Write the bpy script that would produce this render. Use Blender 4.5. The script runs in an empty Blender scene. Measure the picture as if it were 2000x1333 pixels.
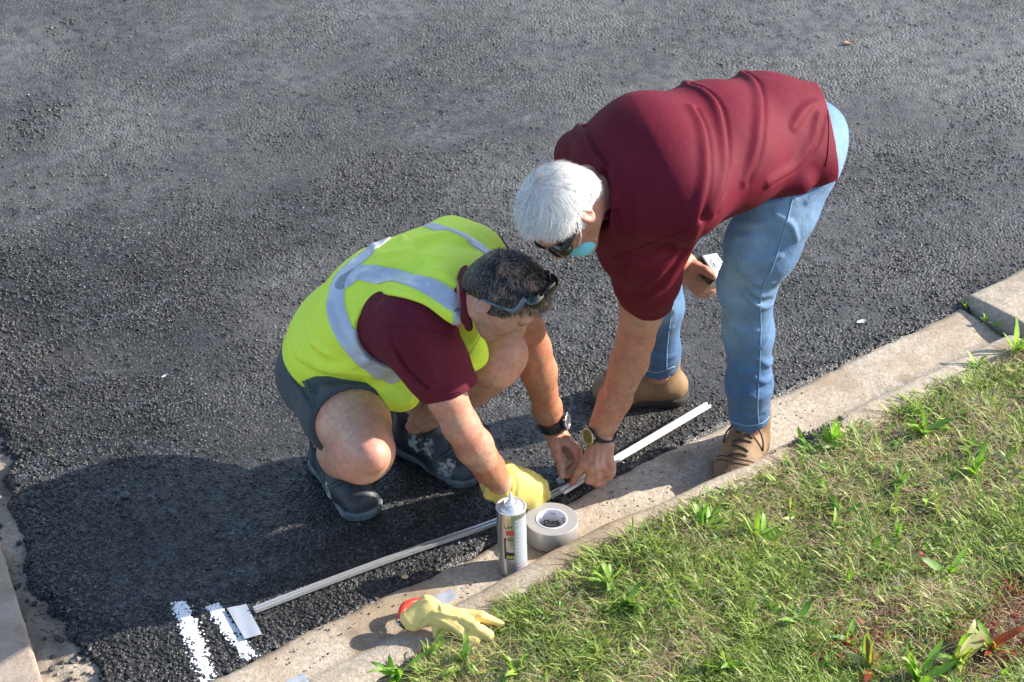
import bpy, math, random, time
import numpy as np
from concurrent.futures import ThreadPoolExecutor
from mathutils import Vector, Matrix

# ------------------------------------------------------------------ camera
sc = bpy.context.scene
COL = sc.collection
CAM_H, PITCH, FPX = 3.6, math.radians(34.6), 4890.0
cam_d = bpy.data.cameras.new('camera')
cam = bpy.data.objects.new('camera', cam_d)
COL.objects.link(cam)
cam_d.sensor_width = 36.0
cam_d.lens = 36.0 * FPX / 2000.0
cam_d.clip_start, cam_d.clip_end = 0.05, 500.0
cam.location = (0, 0, CAM_H)
cam.rotation_euler = (math.radians(90) - PITCH, 0, 0)
cam_d.dof.use_dof = True
cam_d.dof.focus_distance = 5.75
cam_d.dof.aperture_fstop = 11.0
sc.camera = cam

# ------------------------------------------------------------------ world, sun, exposure
SUN_EL, SUN_AZ = 28.5, 14.5          # azimuth: degrees from +X towards +Y
w = bpy.data.worlds.new('World'); sc.world = w; w.use_nodes = True
wt = w.node_tree; wt.nodes.clear()
wo = wt.nodes.new('ShaderNodeOutputWorld'); wb = wt.nodes.new('ShaderNodeBackground')
sk = wt.nodes.new('ShaderNodeTexSky'); sk.sky_type = 'NISHITA'; sk.sun_disc = False
sk.sun_elevation = math.radians(SUN_EL); sk.sun_rotation = math.radians(90 - SUN_AZ)
sk.air_density = 1.0; sk.dust_density = 1.2; sk.ozone_density = 1.2
wb.inputs['Strength'].default_value = 0.13
wt.links.new(sk.outputs[0], wb.inputs[0]); wt.links.new(wb.outputs[0], wo.inputs[0])
sun_d = bpy.data.lights.new('sun', 'SUN'); sun_d.energy = 4.6; sun_d.angle = math.radians(0.55)
sun_d.color = (1.0, 0.93, 0.83)
sun = bpy.data.objects.new('sun', sun_d); COL.objects.link(sun)
_e, _a = math.radians(SUN_EL), math.radians(SUN_AZ)
SUN = Vector((math.cos(_e) * math.cos(_a), math.cos(_e) * math.sin(_a), math.sin(_e)))
sun.rotation_euler = SUN.to_track_quat('Z', 'Y').to_euler()
sc.view_settings.view_transform = 'Standard'; sc.view_settings.look = 'None'
sc.view_settings.gamma = 1.0; sc.view_settings.use_curve_mapping = False
sc.view_settings.exposure = 1.2
sc.render.engine = 'CYCLES'
sc.cycles.max_bounces = 6

# ------------------------------------------------------------------ helpers
rnd = random.Random(7)
nr = np.random.RandomState(11)
_fw = np.array([0, math.cos(PITCH), -math.sin(PITCH)]); _up = np.array([0, math.sin(PITCH), math.cos(PITCH)])
_C = np.array([0, 0, CAM_H])
U_ = _up; T_ = -_fw; X_ = np.array([1.0, 0, 0])
def ray(px, py):
    d = _fw + X_ * (px - 1000) / FPX - _up * (py - 666.5) / FPX
    return d
def P(px, py, z=0.0):                       # surveyed point: bearing in the photograph + height above the road
    d = ray(px, py); return _C + d * ((z - CAM_H) / d[2])
def PY(px, py, y):
    d = ray(px, py); return _C + d * (y / d[1])
def nz(v):
    v = np.array(v, float); return v / np.linalg.norm(v)
def B3(x, u, t): return nz(x * X_ + u * U_ + t * T_)

def meta(o, label=None, cat=None, group=None, kind=None):
    if label: o['label'] = label
    if cat: o['category'] = cat
    if group: o['group'] = group
    if kind: o['kind'] = kind
    return o
def empty(name, loc, label, cat, group=None):
    o = bpy.data.objects.new(name, None); COL.objects.link(o); o.location = [float(c) for c in loc]
    o.empty_display_size = .1
    return meta(o, label, cat, group)
def link(name, me, mat=None, parent=None):
    o = bpy.data.objects.new(name, me); COL.objects.link(o)
    if mat is not None and len(me.materials) == 0: me.materials.append(mat)
    if parent is not None:
        o.parent = parent
        o.matrix_parent_inverse = Matrix.Translation(parent.location).inverted() if parent.parent is None else Matrix.Identity(4)
    return o
def np_mesh(name, V, Fc, smooth=True, col=None, uv=None):
    """V (n,3); Fc (m,k) equal-sized faces (or list of such arrays)"""
    me = bpy.data.meshes.new(name)
    V = np.asarray(V, np.float32)
    Fs = Fc if isinstance(Fc, list) else [Fc]
    Fs = [np.asarray(f, np.int32) for f in Fs if len(f)]
    me.vertices.add(len(V)); me.vertices.foreach_set('co', V.ravel())
    nl = sum(f.size for f in Fs); npoly = sum(len(f) for f in Fs)
    me.loops.add(nl); me.loops.foreach_set('vertex_index', np.concatenate([f.ravel() for f in Fs]))
    me.polygons.add(npoly)
    tot = np.concatenate([np.full(len(f), f.shape[1], np.int32) for f in Fs])
    st = np.concatenate([[0], np.cumsum(tot)[:-1]]).astype(np.int32)
    me.polygons.foreach_set('loop_start', st); me.polygons.foreach_set('loop_total', tot)
    me.polygons.foreach_set('use_smooth', np.full(npoly, smooth, bool))
    me.update(calc_edges=True); me.validate()
    if col is not None:
        a = me.color_attributes.new('Col', 'FLOAT_COLOR', 'POINT')
        c = np.ones((len(V), 4), np.float32); c[:, :3] = col
        a.data.foreach_set('color', c.ravel())
    return me

# ---- cheap value noise on points (numpy)
def _hash(i, j, k, s):
    n = (i * 374761393 + j * 668265263 + k * 2147483647 + s * 1274126177).astype(np.int64) & 0xffffffff
    n = ((n ^ (n >> 13)) * 1274126177) & 0xffffffff
    n = (n ^ (n >> 16)) & 0xffffffff
    return (n / 4294967295.0).astype(np.float32)
def vnoise(Q, scale=1.0, seed=0):
    Q = np.asarray(Q, np.float64) * scale
    if Q.shape[1] == 2: Q = np.concatenate([Q, np.zeros((len(Q), 1))], 1)
    I = np.floor(Q).astype(np.int64); f = Q - I; f = f * f * (3 - 2 * f)
    r = 0
    for a in (0, 1):
        for b in (0, 1):
            for c in (0, 1):
                wgt = (f[:, 0] if a else 1 - f[:, 0]) * (f[:, 1] if b else 1 - f[:, 1]) * (f[:, 2] if c else 1 - f[:, 2])
                r = r + wgt * _hash(I[:, 0] + a, I[:, 1] + b, I[:, 2] + c, seed)
    return r
def fbm(Q, scale=1.0, seed=0, oct=3):
    r = 0; a = .5; t = 0
    for i in range(oct):
        r = r + a * vnoise(Q, scale * 2 ** i, seed + i); t += a; a *= .5
    return r / t

# ------------------------------------------------------------------ signed-distance modelling
def cap(a, b, ra, rb):
    a = np.asarray(a, np.float32); b = np.asarray(b, np.float32); ba = b - a; L2 = np.float32(max(float(ba @ ba), 1e-9)); ra = np.float32(ra); dr = np.float32(rb) - ra
    def f(X):
        x = X[:, 0] - a[0]; y = X[:, 1] - a[1]; z = X[:, 2] - a[2]
        t = (x * ba[0] + y * ba[1] + z * ba[2]) / L2; np.clip(t, 0, 1, out=t)
        x -= t * ba[0]; y -= t * ba[1]; z -= t * ba[2]
        x *= x; y *= y; z *= z; x += y; x += z
        return np.sqrt(x, out=x) - ra - dr * t
    return f
def ecap(a, b, ra, rb, side, ratio):
    a = np.asarray(a, np.float32); b = np.asarray(b, np.float32); ba = b - a; L2 = np.float32(max(float(ba @ ba), 1e-9)); ra = np.float32(ra); dr = np.float32(rb) - ra
    s = nz(side).astype(np.float32); m = np.float32(1 / ratio - 1)
    def f(X):
        x = X[:, 0] - a[0]; y = X[:, 1] - a[1]; z = X[:, 2] - a[2]
        t = (x * ba[0] + y * ba[1] + z * ba[2]) / L2; np.clip(t, 0, 1, out=t)
        x -= t * ba[0]; y -= t * ba[1]; z -= t * ba[2]
        h = (x * s[0] + y * s[1] + z * s[2]) * m
        x += h * s[0]; y += h * s[1]; z += h * s[2]
        x *= x; y *= y; z *= z; x += y; x += z
        return np.sqrt(x, out=x) - ra - dr * t
    return f
def ell(c, r, R=None):
    c = np.asarray(c, np.float32); r = np.asarray(r, np.float32)
    R = np.eye(3, dtype=np.float32) if R is None else np.asarray(R, np.float32)   # rows are axes
    def f(X):
        q = (X - c) @ R.T / r
        k0 = np.sqrt((q * q).sum(1)) + 1e-6; q = q / r
        k1 = np.sqrt((q * q).sum(1)) + 1e-6
        return k0 * (k0 - 1) / k1
    return f
def rbox(c, h, R, rd):
    c = np.asarray(c, np.float32); h = np.asarray(h, np.float32) - rd; R = np.asarray(R, np.float32)
    def f(X):
        q = np.abs((X - c) @ R.T) - h
        return np.sqrt((np.maximum(q, 0) ** 2).sum(1)) + np.minimum(q.max(1), 0) - rd
    return f
def plane(p0, n):                            # keeps the side the normal points away from
    p0 = np.asarray(p0, np.float32); n = nz(n).astype(np.float32)
    return lambda X: (X - p0) @ n
def chain(pts, rs):
    fs = [cap(pts[i], pts[i + 1], rs[i], rs[i + 1]) for i in range(len(pts) - 1)]
    def f(X):
        d = fs[0](X)
        for g in fs[1:]: d = np.minimum(d, g(X))
        return d
    return f
def smin(a, b, k):
    h = np.maximum(k - np.abs(a - b), 0) / k
    return np.minimum(a, b) - h * h * k * .25
class SDF:
    def __init__(s, ops=None): s.ops = list(ops or [])
    def u(s, f, k=.02): s.ops.append(('u', f, k)); return s
    def sub(s, f, k=.004): s.ops.append(('s', f, k)); return s
    def inter(s, f, k=.004): s.ops.append(('i', f, k)); return s
    def copy(s): return SDF(s.ops)
    def ev(s, X, keep=None):
        d = np.full(len(X), 9.0, np.float32)
        for n, (o, f, k) in enumerate(s.ops):
            if keep is not None and not keep[n]: continue
            g = f(X)
            if o == 'u': d = smin(d, g, k)
            elif o == 's': d = -smin(-d, g, k)
            else: d = -smin(-d, -g, k)
        return d
    def __call__(s, X): return s.ev(X)
    def mesh(s, lo, hi, res, relax=1):
        lo = np.asarray(lo, float); hi = np.asarray(hi, float); B = 16
        nb = np.ceil((hi - lo) / res / B).astype(int); n = nb * B + 1
        cs = B * res; Rr = cs * .8661
        gi = np.stack(np.meshgrid(*[np.arange(q) for q in nb], indexing='ij'), -1).reshape(-1, 3)
        cen = (lo + (gi + .5) * cs).astype(np.float32)
        vals = []; d = np.full(len(cen), 9.0, np.float32)
        for (o, f, k) in s.ops:
            g = f(cen); vals.append(g)
            if o == 'u': d = smin(d, g, k)
            elif o == 's': d = -smin(-d, g, k)
            else: d = -smin(-d, -g, k)
        un = [g for (g, op) in zip(vals, s.ops) if op[0] == 'u']
        mu = np.min(np.stack(un), 0)
        D = np.ones(tuple(n), np.float32)
        ii = np.arange(B + 1) * res
        loc = np.stack(np.meshgrid(ii, ii, ii, indexing='ij'), -1).reshape(-1, 3).astype(np.float32)
        for q in range(len(cen)):
            a, b, c = gi[q] * B
            if d[q] < -Rr * 2: D[a:a + B + 1, b:b + B + 1, c:c + B + 1] = -1; continue
        fo = [g for g in range(len(s.ops))]
        VA = np.stack(vals, 0); act = np.where((np.abs(d) <= Rr * 2) & (mu <= Rr * 1.5 + .01))[0]
        def work(q):
            a, b, c = gi[q] * B; col = VA[:, q]; m_ = mu[q]
            keep = [(g < m_ + 2.2 * Rr + k) if o == 'u' else (g < 1.4 * Rr + k) if o == 's' else True for (o, f, k), g in zip(s.ops, col)]
            org = (lo + gi[q] * cs).astype(np.float32)
            return (a, b, c), s.ev(loc + org, keep).reshape(B + 1, B + 1, B + 1)
        with ThreadPoolExecutor(4) as ex:
            for (a, b, c), r_ in ex.map(work, act, chunksize=8): D[a:a + B + 1, b:b + B + 1, c:c + B + 1] = r_
        if 'PREVIEW' in globals() and min(D[0].min(), D[-1].min(), D[:, 0].min(), D[:, -1].min(), D[:, :, 0].min(), D[:, :, -1].min()) < 0: print('CLIPPED', [float(q.min()) for q in (D[0], D[-1], D[:, 0], D[:, -1], D[:, :, 0], D[:, :, -1])])
        D[0] = 1; D[-1] = 1; D[:, 0] = 1; D[:, -1] = 1; D[:, :, 0] = 1; D[:, :, -1] = 1
        S = (D < 0)
        m = np.zeros(tuple(n - 1), np.uint8)
        sl = (slice(None, -1), slice(1, None))
        cor = [(i, j, k) for i in (0, 1) for j in (0, 1) for k in (0, 1)]
        for i, j, k in cor: m += S[sl[i], sl[j], sl[k]]
        idx = np.argwhere((m > 0) & (m < 8))
        ids = np.full(tuple(n - 1), -1, np.int32); ids[idx[:, 0], idx[:, 1], idx[:, 2]] = np.arange(len(idx))
        cv = {c: D[idx[:, 0] + c[0], idx[:, 1] + c[1], idx[:, 2] + c[2]] for c in cor}
        acc = np.zeros((len(idx), 3), np.float32); cnt = np.zeros(len(idx), np.float32)
        for c in cor:
            for ax in range(3):
                if c[ax]: continue
                e = list(c); e[ax] = 1; va, vb = cv[c], cv[tuple(e)]
                cr = (va < 0) != (vb < 0)
                t = np.where(cr, va / np.where(cr, va - vb, 1), 0)
                pt = np.tile(np.array(c, np.float32), (len(idx), 1)); pt[:, ax] = t
                acc[cr] += pt[cr]; cnt[cr] += 1
        V = idx + acc / cnt[:, None]
        Fq = []
        for ax in range(3):
            o1, o2 = [(1, 2), (2, 0), (0, 1)][ax]
            s0 = [slice(None)] * 3; s1 = [slice(None)] * 3
            s0[ax] = slice(None, -1); s1[ax] = slice(1, None)
            A, Bq = S[tuple(s0)], S[tuple(s1)]
            for flip, msk in ((False, A & ~Bq), (True, ~A & Bq)):
                e = np.argwhere(msk)
                e = e[(e[:, o1] > 0) & (e[:, o2] > 0) & (e[:, o1] < n[o1] - 1) & (e[:, o2] < n[o2] - 1)]
                if not len(e): continue
                def cid(d1, d2):
                    q = e.copy(); q[:, o1] -= d1; q[:, o2] -= d2
                    return ids[q[:, 0], q[:, 1], q[:, 2]]
                qd = np.stack([cid(0, 0), cid(1, 0), cid(1, 1), cid(0, 1)], 1)
                if flip: qd = qd[:, ::-1]
                Fq.append(qd)
        Fq = np.concatenate(Fq); Fq = Fq[(Fq >= 0).all(1)]
        for _ in range(relax):
            E = np.concatenate([Fq[:, [0, 1]], Fq[:, [1, 2]], Fq[:, [2, 3]], Fq[:, [3, 0]]])
            cn = np.bincount(E[:, 0], minlength=len(V)) + np.bincount(E[:, 1], minlength=len(V))
            A = np.stack([np.bincount(E[:, 0], V[E[:, 1], k], len(V)) + np.bincount(E[:, 1], V[E[:, 0], k], len(V)) for k in range(3)], 1)
            V = V * .5 + .5 * A / np.maximum(cn, 1)[:, None]
        return (lo + V * res).astype(np.float32), Fq
    def hit(s, pts, far=9.0):
        """where surveyed bearings (photo pixels) meet this surface"""
        O = np.tile(_C, (len(pts), 1)); Dr = np.array([nz(ray(*q)) for q in pts]); t = np.full(len(pts), 3.0)
        for _ in range(70):
            d = s.ev((O + Dr * t[:, None]).astype(np.float32)); t = t + np.clip(d, -.05, .2) * .8
            t = np.minimum(t, far)
        return O + Dr * t[:, None]
    def fold(s, base, pts, r, k=.02, sink=.3, op='u'):
        H = base.hit(pts)
        n = len(H); tp = np.sin(np.linspace(.18, math.pi - .18, n)) if n > 2 else np.ones(n)
        rs = r * (.35 + .65 * tp)
        if op == 'u':
            H = H + np.array([nz(ray(*q)) for q in pts]) * (rs * sink)[:, None]
            return s.u(chain(H, rs), k)
        H = H - np.array([nz(ray(*q)) for q in pts]) * (rs * sink)[:, None]
        return s.sub(chain(H, rs), k)

def sdf_obj(name, S, lo, hi, res, mat, parent=None, colf=None, relax=1):
    if globals().get('PREVIEW'): res = max(res, .0042) if name not in ('lens','mask_cloth') else res
    _t = time.time(); V, Fq = S.mesh(lo, hi, res, relax)
    if 'PREVIEW' in globals(): print('SDF', name, round(time.time() - _t, 2), len(V))
    me = np_mesh(name, V, Fq, True, None if colf is None else colf(V))
    return link(name, me, mat, parent)

def tube_np(pts, rad, n=6, closed=False):
    pts = np.asarray(pts, float); m = len(pts)
    rad = np.full(m, rad) if np.isscalar(rad) else np.asarray(rad)
    V = []; up0 = None
    for i in range(m):
        a = pts[(i - 1) % m] if (closed or i > 0) else pts[i]; b = pts[(i + 1) % m] if (closed or i < m - 1) else pts[i]
        t = nz(b - a)
        if up0 is None: up0 = nz(np.cross(t, [0.3, .1, 1.0] if abs(t[2]) < .9 else [1.0, 0, 0]))
        up0 = nz(up0 - t * (up0 @ t)); s2 = np.cross(t, up0)
        for j in range(n):
            an = 2 * math.pi * j / n
            V.append(pts[i] + rad[i] * (math.cos(an) * up0 + math.sin(an) * s2))
    Q = []
    for i in range(m if closed else m - 1):
        for j in range(n):
            Q.append((i * n + j, i * n + (j + 1) % n, ((i + 1) % m) * n + (j + 1) % n, ((i + 1) % m) * n + j))
    Fs = [np.array(Q)]
    if not closed: Fs.append(np.array([list(range(n))[::-1], [(m - 1) * n + j for j in range(n)]]))
    return np.array(V), Fs
def tube(name, pts, rad, mat, parent=None, n=6, closed=False):
    V, Fs = tube_np(pts, rad, n, closed)
    return link(name, np_mesh(name, V, Fs), mat, parent)
def catmull(pts, sub=6):
    pts = np.asarray(pts, float); Q = np.vstack([2 * pts[0] - pts[1], pts, 2 * pts[-1] - pts[-2]]); out = []
    for i in range(1, len(Q) - 2):
        for t in np.linspace(0, 1, sub, endpoint=False):
            a, b, c, d = Q[i - 1], Q[i], Q[i + 1], Q[i + 2]
            out.append(.5 * (2 * b + (c - a) * t + (2 * a - 5 * b + 4 * c - d) * t * t + (3 * b - a - 3 * c + d) * t ** 3))
    out.append(pts[-1]); return np.array(out)
def curve2(p, n=9): return [tuple(q) for q in catmull(np.array([[a, b, 0.] for a, b in p]), n)[:, :2]]
def lathe(name, prof, mat, parent, M, n=48, smooth=True, caps=False):
    V = []; m = len(prof)
    for r, z in prof:
        for j in range(n):
            a = 2 * math.pi * j / n; V.append((r * math.cos(a), r * math.sin(a), z))
    Q = [(i * n + j, i * n + (j + 1) % n, (i + 1) * n + (j + 1) % n, (i + 1) * n + j) for i in range(m - 1) for j in range(n)]
    V = np.array(V) @ M[0].T + M[1]
    return link(name, np_mesh(name, V, np.array(Q), smooth), mat, parent)

# ------------------------------------------------------------------ materials
def mat(name, base, rough=.6, metal=0.0, spec=.5, attr=False, noise=None, bump=None, sheen=0, sss=0, coat=0, weave=None):
    """noise=(scale, amount, detail); bump=[(kind, scale, strength, distance)]"""
    m = bpy.data.materials.new(name); m.use_nodes = True; nt = m.node_tree; b = nt.nodes['Principled BSDF']; L = nt.links
    b.inputs['Base Color'].default_value = (*base, 1); b.inputs['Roughness'].default_value = rough
    b.inputs['Metallic'].default_value = metal; b.inputs['Specular IOR Level'].default_value = spec
    if sheen: b.inputs['Sheen Weight'].default_value = sheen; b.inputs['Sheen Roughness'].default_value = .4
    if coat: b.inputs['Coat Weight'].default_value = coat
    if sss:
        b.inputs['Subsurface Weight'].default_value = sss; b.inputs['Subsurface Radius'].default_value = (1, .35, .2); b.inputs['Subsurface Scale'].default_value = .006
    tc = nt.nodes.new('ShaderNodeTexCoord'); src = None
    if attr:
        at = nt.nodes.new('ShaderNodeVertexColor'); at.layer_name = 'Col'; src = at.outputs[0]
    if noise:
        nn = nt.nodes.new('ShaderNodeTexNoise'); nn.inputs['Scale'].default_value = noise[0]; nn.inputs['Detail'].default_value = noise[2] if len(noise) > 2 else 6
        L.new(tc.outputs['Object'], nn.inputs['Vector'])
        mr = nt.nodes.new('ShaderNodeMapRange'); mr.inputs[1].default_value = .25; mr.inputs[2].default_value = .75
        mr.inputs[3].default_value = 1 - noise[1]; mr.inputs[4].default_value = 1 + noise[1]
        L.new(nn.outputs[0], mr.inputs[0])
        mx = nt.nodes.new('ShaderNodeVectorMath'); mx.operation = 'SCALE'
        if src: L.new(src, mx.inputs[0])
        else: mx.inputs[0].default_value = base
        L.new(mr.outputs[0], mx.inputs['Scale']); src = mx.outputs[0]
    if src: L.new(src, b.inputs['Base Color'])
    prev = None
    for kind, s, st, dist in (bump or []):
        if kind == 'v': t = nt.nodes.new('ShaderNodeTexVoronoi')
        elif kind == 'w': t = nt.nodes.new('ShaderNodeTexWave'); t.inputs['Distortion'].default_value = 3
        else: t = nt.nodes.new('ShaderNodeTexNoise'); t.inputs['Detail'].default_value = 5
        t.inputs['Scale'].default_value = s; L.new(tc.outputs['Object'], t.inputs['Vector'])
        bp = nt.nodes.new('ShaderNodeBump'); bp.inputs['Strength'].default_value = st; bp.inputs['Distance'].default_value = dist
        L.new(t.outputs[0], bp.inputs['Height'])
        if prev: L.new(prev, bp.inputs['Normal'])
        prev = bp.outputs[0]
    if prev: L.new(prev, b.inputs['Normal'])
    return m
# ================================================================== SETTING
K0 = P(415, 1330)[:2]; K1 = P(1890, 610)[:2]
KT = nz(np.append(K1 - K0, 0))[:2]; KN = np.array([KT[1], -KT[0]])          # along the kerb / towards the grass
def sw(X): d = X[:, :2] - K0; return d @ KT, d @ KN
def fromsw(s, w_, z=0.0): q = K0 + KT * s + KN * w_; return np.array([q[0], q[1], z])
S_J = sw(np.array([P(1893, 606)]))[0][0]                                      # joint between the two kerb sections
def kerb_h(s): return np.interp(s, [-1.0, .25, .55, .95, 1.25, S_J, 9], [.004, .004, .020, .062, .05, .02, .02])
# left edge of the new asphalt
_le = [(-60, 560), (-20, 760), (2, 830), (25, 900), (50, 1000), (62, 1100), (110, 1185), (160, 1212), (172, 1260), (190, 1333), (250, 1500)]
_lw = np.array([P(*q)[:2] for q in _le])[::-1]
def left_edge(y): return np.interp(y, _lw[:, 1], _lw[:, 0])
def asphalt_z(X):
    s, w_ = sw(X)
    z = .004 * (fbm(X[:, :2], 2.3, 3) - .5) * 2 + .003 * (vnoise(X[:, :2], 17, 5) - .5)
    e = w_ + .012 * (fbm(X[:, :2], 22, 9) - .5) * 2
    z = z + np.clip(-(e + .02) * .0, 0, 0)
    e = e - np.interp(s, [-1, .6, .95, 1.25, 1.7, 2.2, 5], [0, .002, -.010, -.020, -.028, -.016, -.01])
    z = np.where(e > .0, z - np.clip((e) * 2.0, 0, .06), z + .004)
    l = X[:, 0] - left_edge(X[:, 1]) + .05 * (fbm(X[:, :2], 9, 12) - .5) * 2
    near = X[:, 1] < _lw[-1, 1] + .3
    z = np.where(near, z - np.clip(-l * 1.2 , 0, .045), z)
    return z
def warp_axis(c, half, dense, far):
    core = np.arange(-half, half, dense); out = [half]; st = dense
    while out[-1] < far: st *= 1.25; out.append(out[-1] + st)
    out = np.array(out); return c + np.concatenate([-out[::-1], core, out])
def grid_mesh(name, xs, ys, zf, mat_, keep=None, kind='structure'):
    Xg, Yg = np.meshgrid(xs, ys, indexing='ij'); V = np.stack([Xg.ravel(), Yg.ravel(), np.zeros(Xg.size)], 1)
    V[:, 2] = zf(V)
    ny = len(ys); I = (np.arange(len(xs) - 1)[:, None] * ny + np.arange(ny - 1)[None]).ravel()
    Q = np.stack([I, I + ny, I + ny + 1, I + 1], 1)
    if keep is not None:
        k = keep(V); Q = Q[k[Q].all(1)]
        used = np.unique(Q); mp = np.full(len(V), -1); mp[used] = np.arange(len(used)); V = V[used]; Q = mp[Q]
    o = link(name, np_mesh(name, V, Q), mat_)
    if kind: o['kind'] = kind
    return o

def N(nt, t, **k):
    n = nt.nodes.new(t)
    for a, v in k.items(): setattr(n, a, v)
    return n
def asphalt_mat(name, stones=False):
    m = bpy.data.materials.new(name); m.use_nodes = True; nt = m.node_tree; L = nt.links; b = nt.nodes['Principled BSDF']
    geo = N(nt, 'ShaderNodeNewGeometry'); pos = geo.outputs['Position']
    def noise(s, d=4, vec=pos):
        n = N(nt, 'ShaderNodeTexNoise'); n.inputs['Scale'].default_value = s; n.inputs['Detail'].default_value = d; L.new(vec, n.inputs['Vector']); return n.outputs[0]
    def ramp(src, a, b_, c=0, d=1):
        r = N(nt, 'ShaderNodeMapRange'); r.inputs[1].default_value = a; r.inputs[2].default_value = b_; r.inputs[3].default_value = c; r.inputs[4].default_value = d; L.new(src, r.inputs[0]); return r.outputs[0]
    def mul(a, b_):
        r = N(nt, 'ShaderNodeMath', operation='MULTIPLY'); L.new(a, r.inputs[0]); L.new(b_, r.inputs[1]) if not isinstance(b_, float) else setattr(r.inputs[1], 'default_value', b_); return r.outputs[0]
    def mixc(f, a, b_):
        x = N(nt, 'ShaderNodeMix', data_type='RGBA'); L.new(f, x.inputs[0])
        for i, v in ((6, a), (7, b_)):
            if isinstance(v, tuple): x.inputs[i].default_value = (*v, 1)
            else: L.new(v, x.inputs[i])
        return x.outputs[2]
    v1 = N(nt, 'ShaderNodeTexVoronoi'); v1.inputs['Scale'].default_value = 120; L.new(pos, v1.inputs['Vector'])
    v2 = N(nt, 'ShaderNodeTexVoronoi'); v2.inputs['Scale'].default_value = 290; L.new(pos, v2.inputs['Vector'])
    sp = N(nt, 'ShaderNodeSeparateColor'); L.new(v1.outputs['Color'], sp.inputs[0])
    sp2 = N(nt, 'ShaderNodeSeparateColor'); L.new(v2.outputs['Color'], sp2.inputs[0])
    base = mixc(sp.outputs[0], (.006, .006, .007), (.044, .042, .040))
    base = mixc(ramp(sp2.outputs[1], .90, .95), base, (.20, .19, .18))          # pale stone faces where the bitumen is worn
    base = mixc(ramp(noise(2.2, 5), .42, .68, 0, .6), base, (.06, .054, .05))  # brownish dusty patches
    # bluish, streaky scuffs along the rolling direction
    mr_ = N(nt, 'ShaderNodeMapping'); mr_.inputs['Rotation'].default_value = (0, 0, -math.radians(33)); L.new(pos, mr_.inputs[0])
    mp = N(nt, 'ShaderNodeMapping'); mp.inputs['Scale'].default_value = (1.5, 7, 1); L.new(mr_.outputs[0], mp.inputs[0])
    scuff = mul(ramp(noise(1.5, 3, mp.outputs[0]), .575, .70), ramp(noise(60, 3), .40, .62))
    base = mixc(mul(scuff, .5), base, (.17, .19, .215))
    # grey dust in random patches, plus sky sheen painted in towards far and right
    base = mixc(ramp(noise(5.5, 7), .46, .64, 0, .42), base, (.010, .010, .011))   # open, bitumen-rich patches
    base = mixc(ramp(noise(45, 5), .5, .68, 0, .5), base, (.008, .008, .009))
    sx = N(nt, 'ShaderNodeSeparateXYZ'); L.new(pos, sx.inputs[0])        # base colour lightened far and right to mimic grazing sky reflection
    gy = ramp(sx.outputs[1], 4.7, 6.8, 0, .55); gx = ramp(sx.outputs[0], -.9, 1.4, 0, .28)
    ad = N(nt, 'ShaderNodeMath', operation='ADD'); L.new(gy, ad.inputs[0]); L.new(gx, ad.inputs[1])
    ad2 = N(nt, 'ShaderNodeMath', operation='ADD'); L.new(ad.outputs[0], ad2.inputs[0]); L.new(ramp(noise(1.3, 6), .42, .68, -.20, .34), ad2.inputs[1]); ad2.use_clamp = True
    dust_sheen = ad2.outputs[0]
    base = mixc(mul(dust_sheen, ramp(noise(26, 4), .30, .6, .25, 1)), base, (.135, .132, .130))
    L.new(base, b.inputs['Base Color'])
    L.new(ramp(sp.outputs[1], 0, 1, .26, .62), b.inputs['Roughness'])
    b.inputs['Specular IOR Level'].default_value = .36
    h = N(nt, 'ShaderNodeMath', operation='MULTIPLY'); h.inputs[1].default_value = -1.0; L.new(v1.outputs['Distance'], h.inputs[0])
    bp = N(nt, 'ShaderNodeBump'); bp.inputs['Strength'].default_value = .5 if stones else 1.0; bp.inputs['Distance'].default_value = .003
    # smoother, better rolled areas versus open coarse areas
    L.new(mul(h.outputs[0], ramp(noise(3.1, 5), .38, .62, .3, 1.5)), bp.inputs['Height'])
    b2 = N(nt, 'ShaderNodeBump'); b2.inputs['Strength'].default_value = .7; b2.inputs['Distance'].default_value = .0016
    L.new(v2.outputs['Distance'], b2.inputs['Height']); b2.invert = True
    L.new(bp.outputs[0], b2.inputs['Normal'])
    b3 = N(nt, 'ShaderNodeBump'); b3.inputs['Strength'].default_value = .55; b3.inputs['Distance'].default_value = .004
    L.new(noise(38, 5), b3.inputs['Height']); L.new(b2.outputs[0], b3.inputs['Normal']); L.new(b3.outputs[0], b.inputs['Normal'])
    return m
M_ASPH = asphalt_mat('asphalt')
M_STONE = asphalt_mat('asphalt_stones', True)

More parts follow.
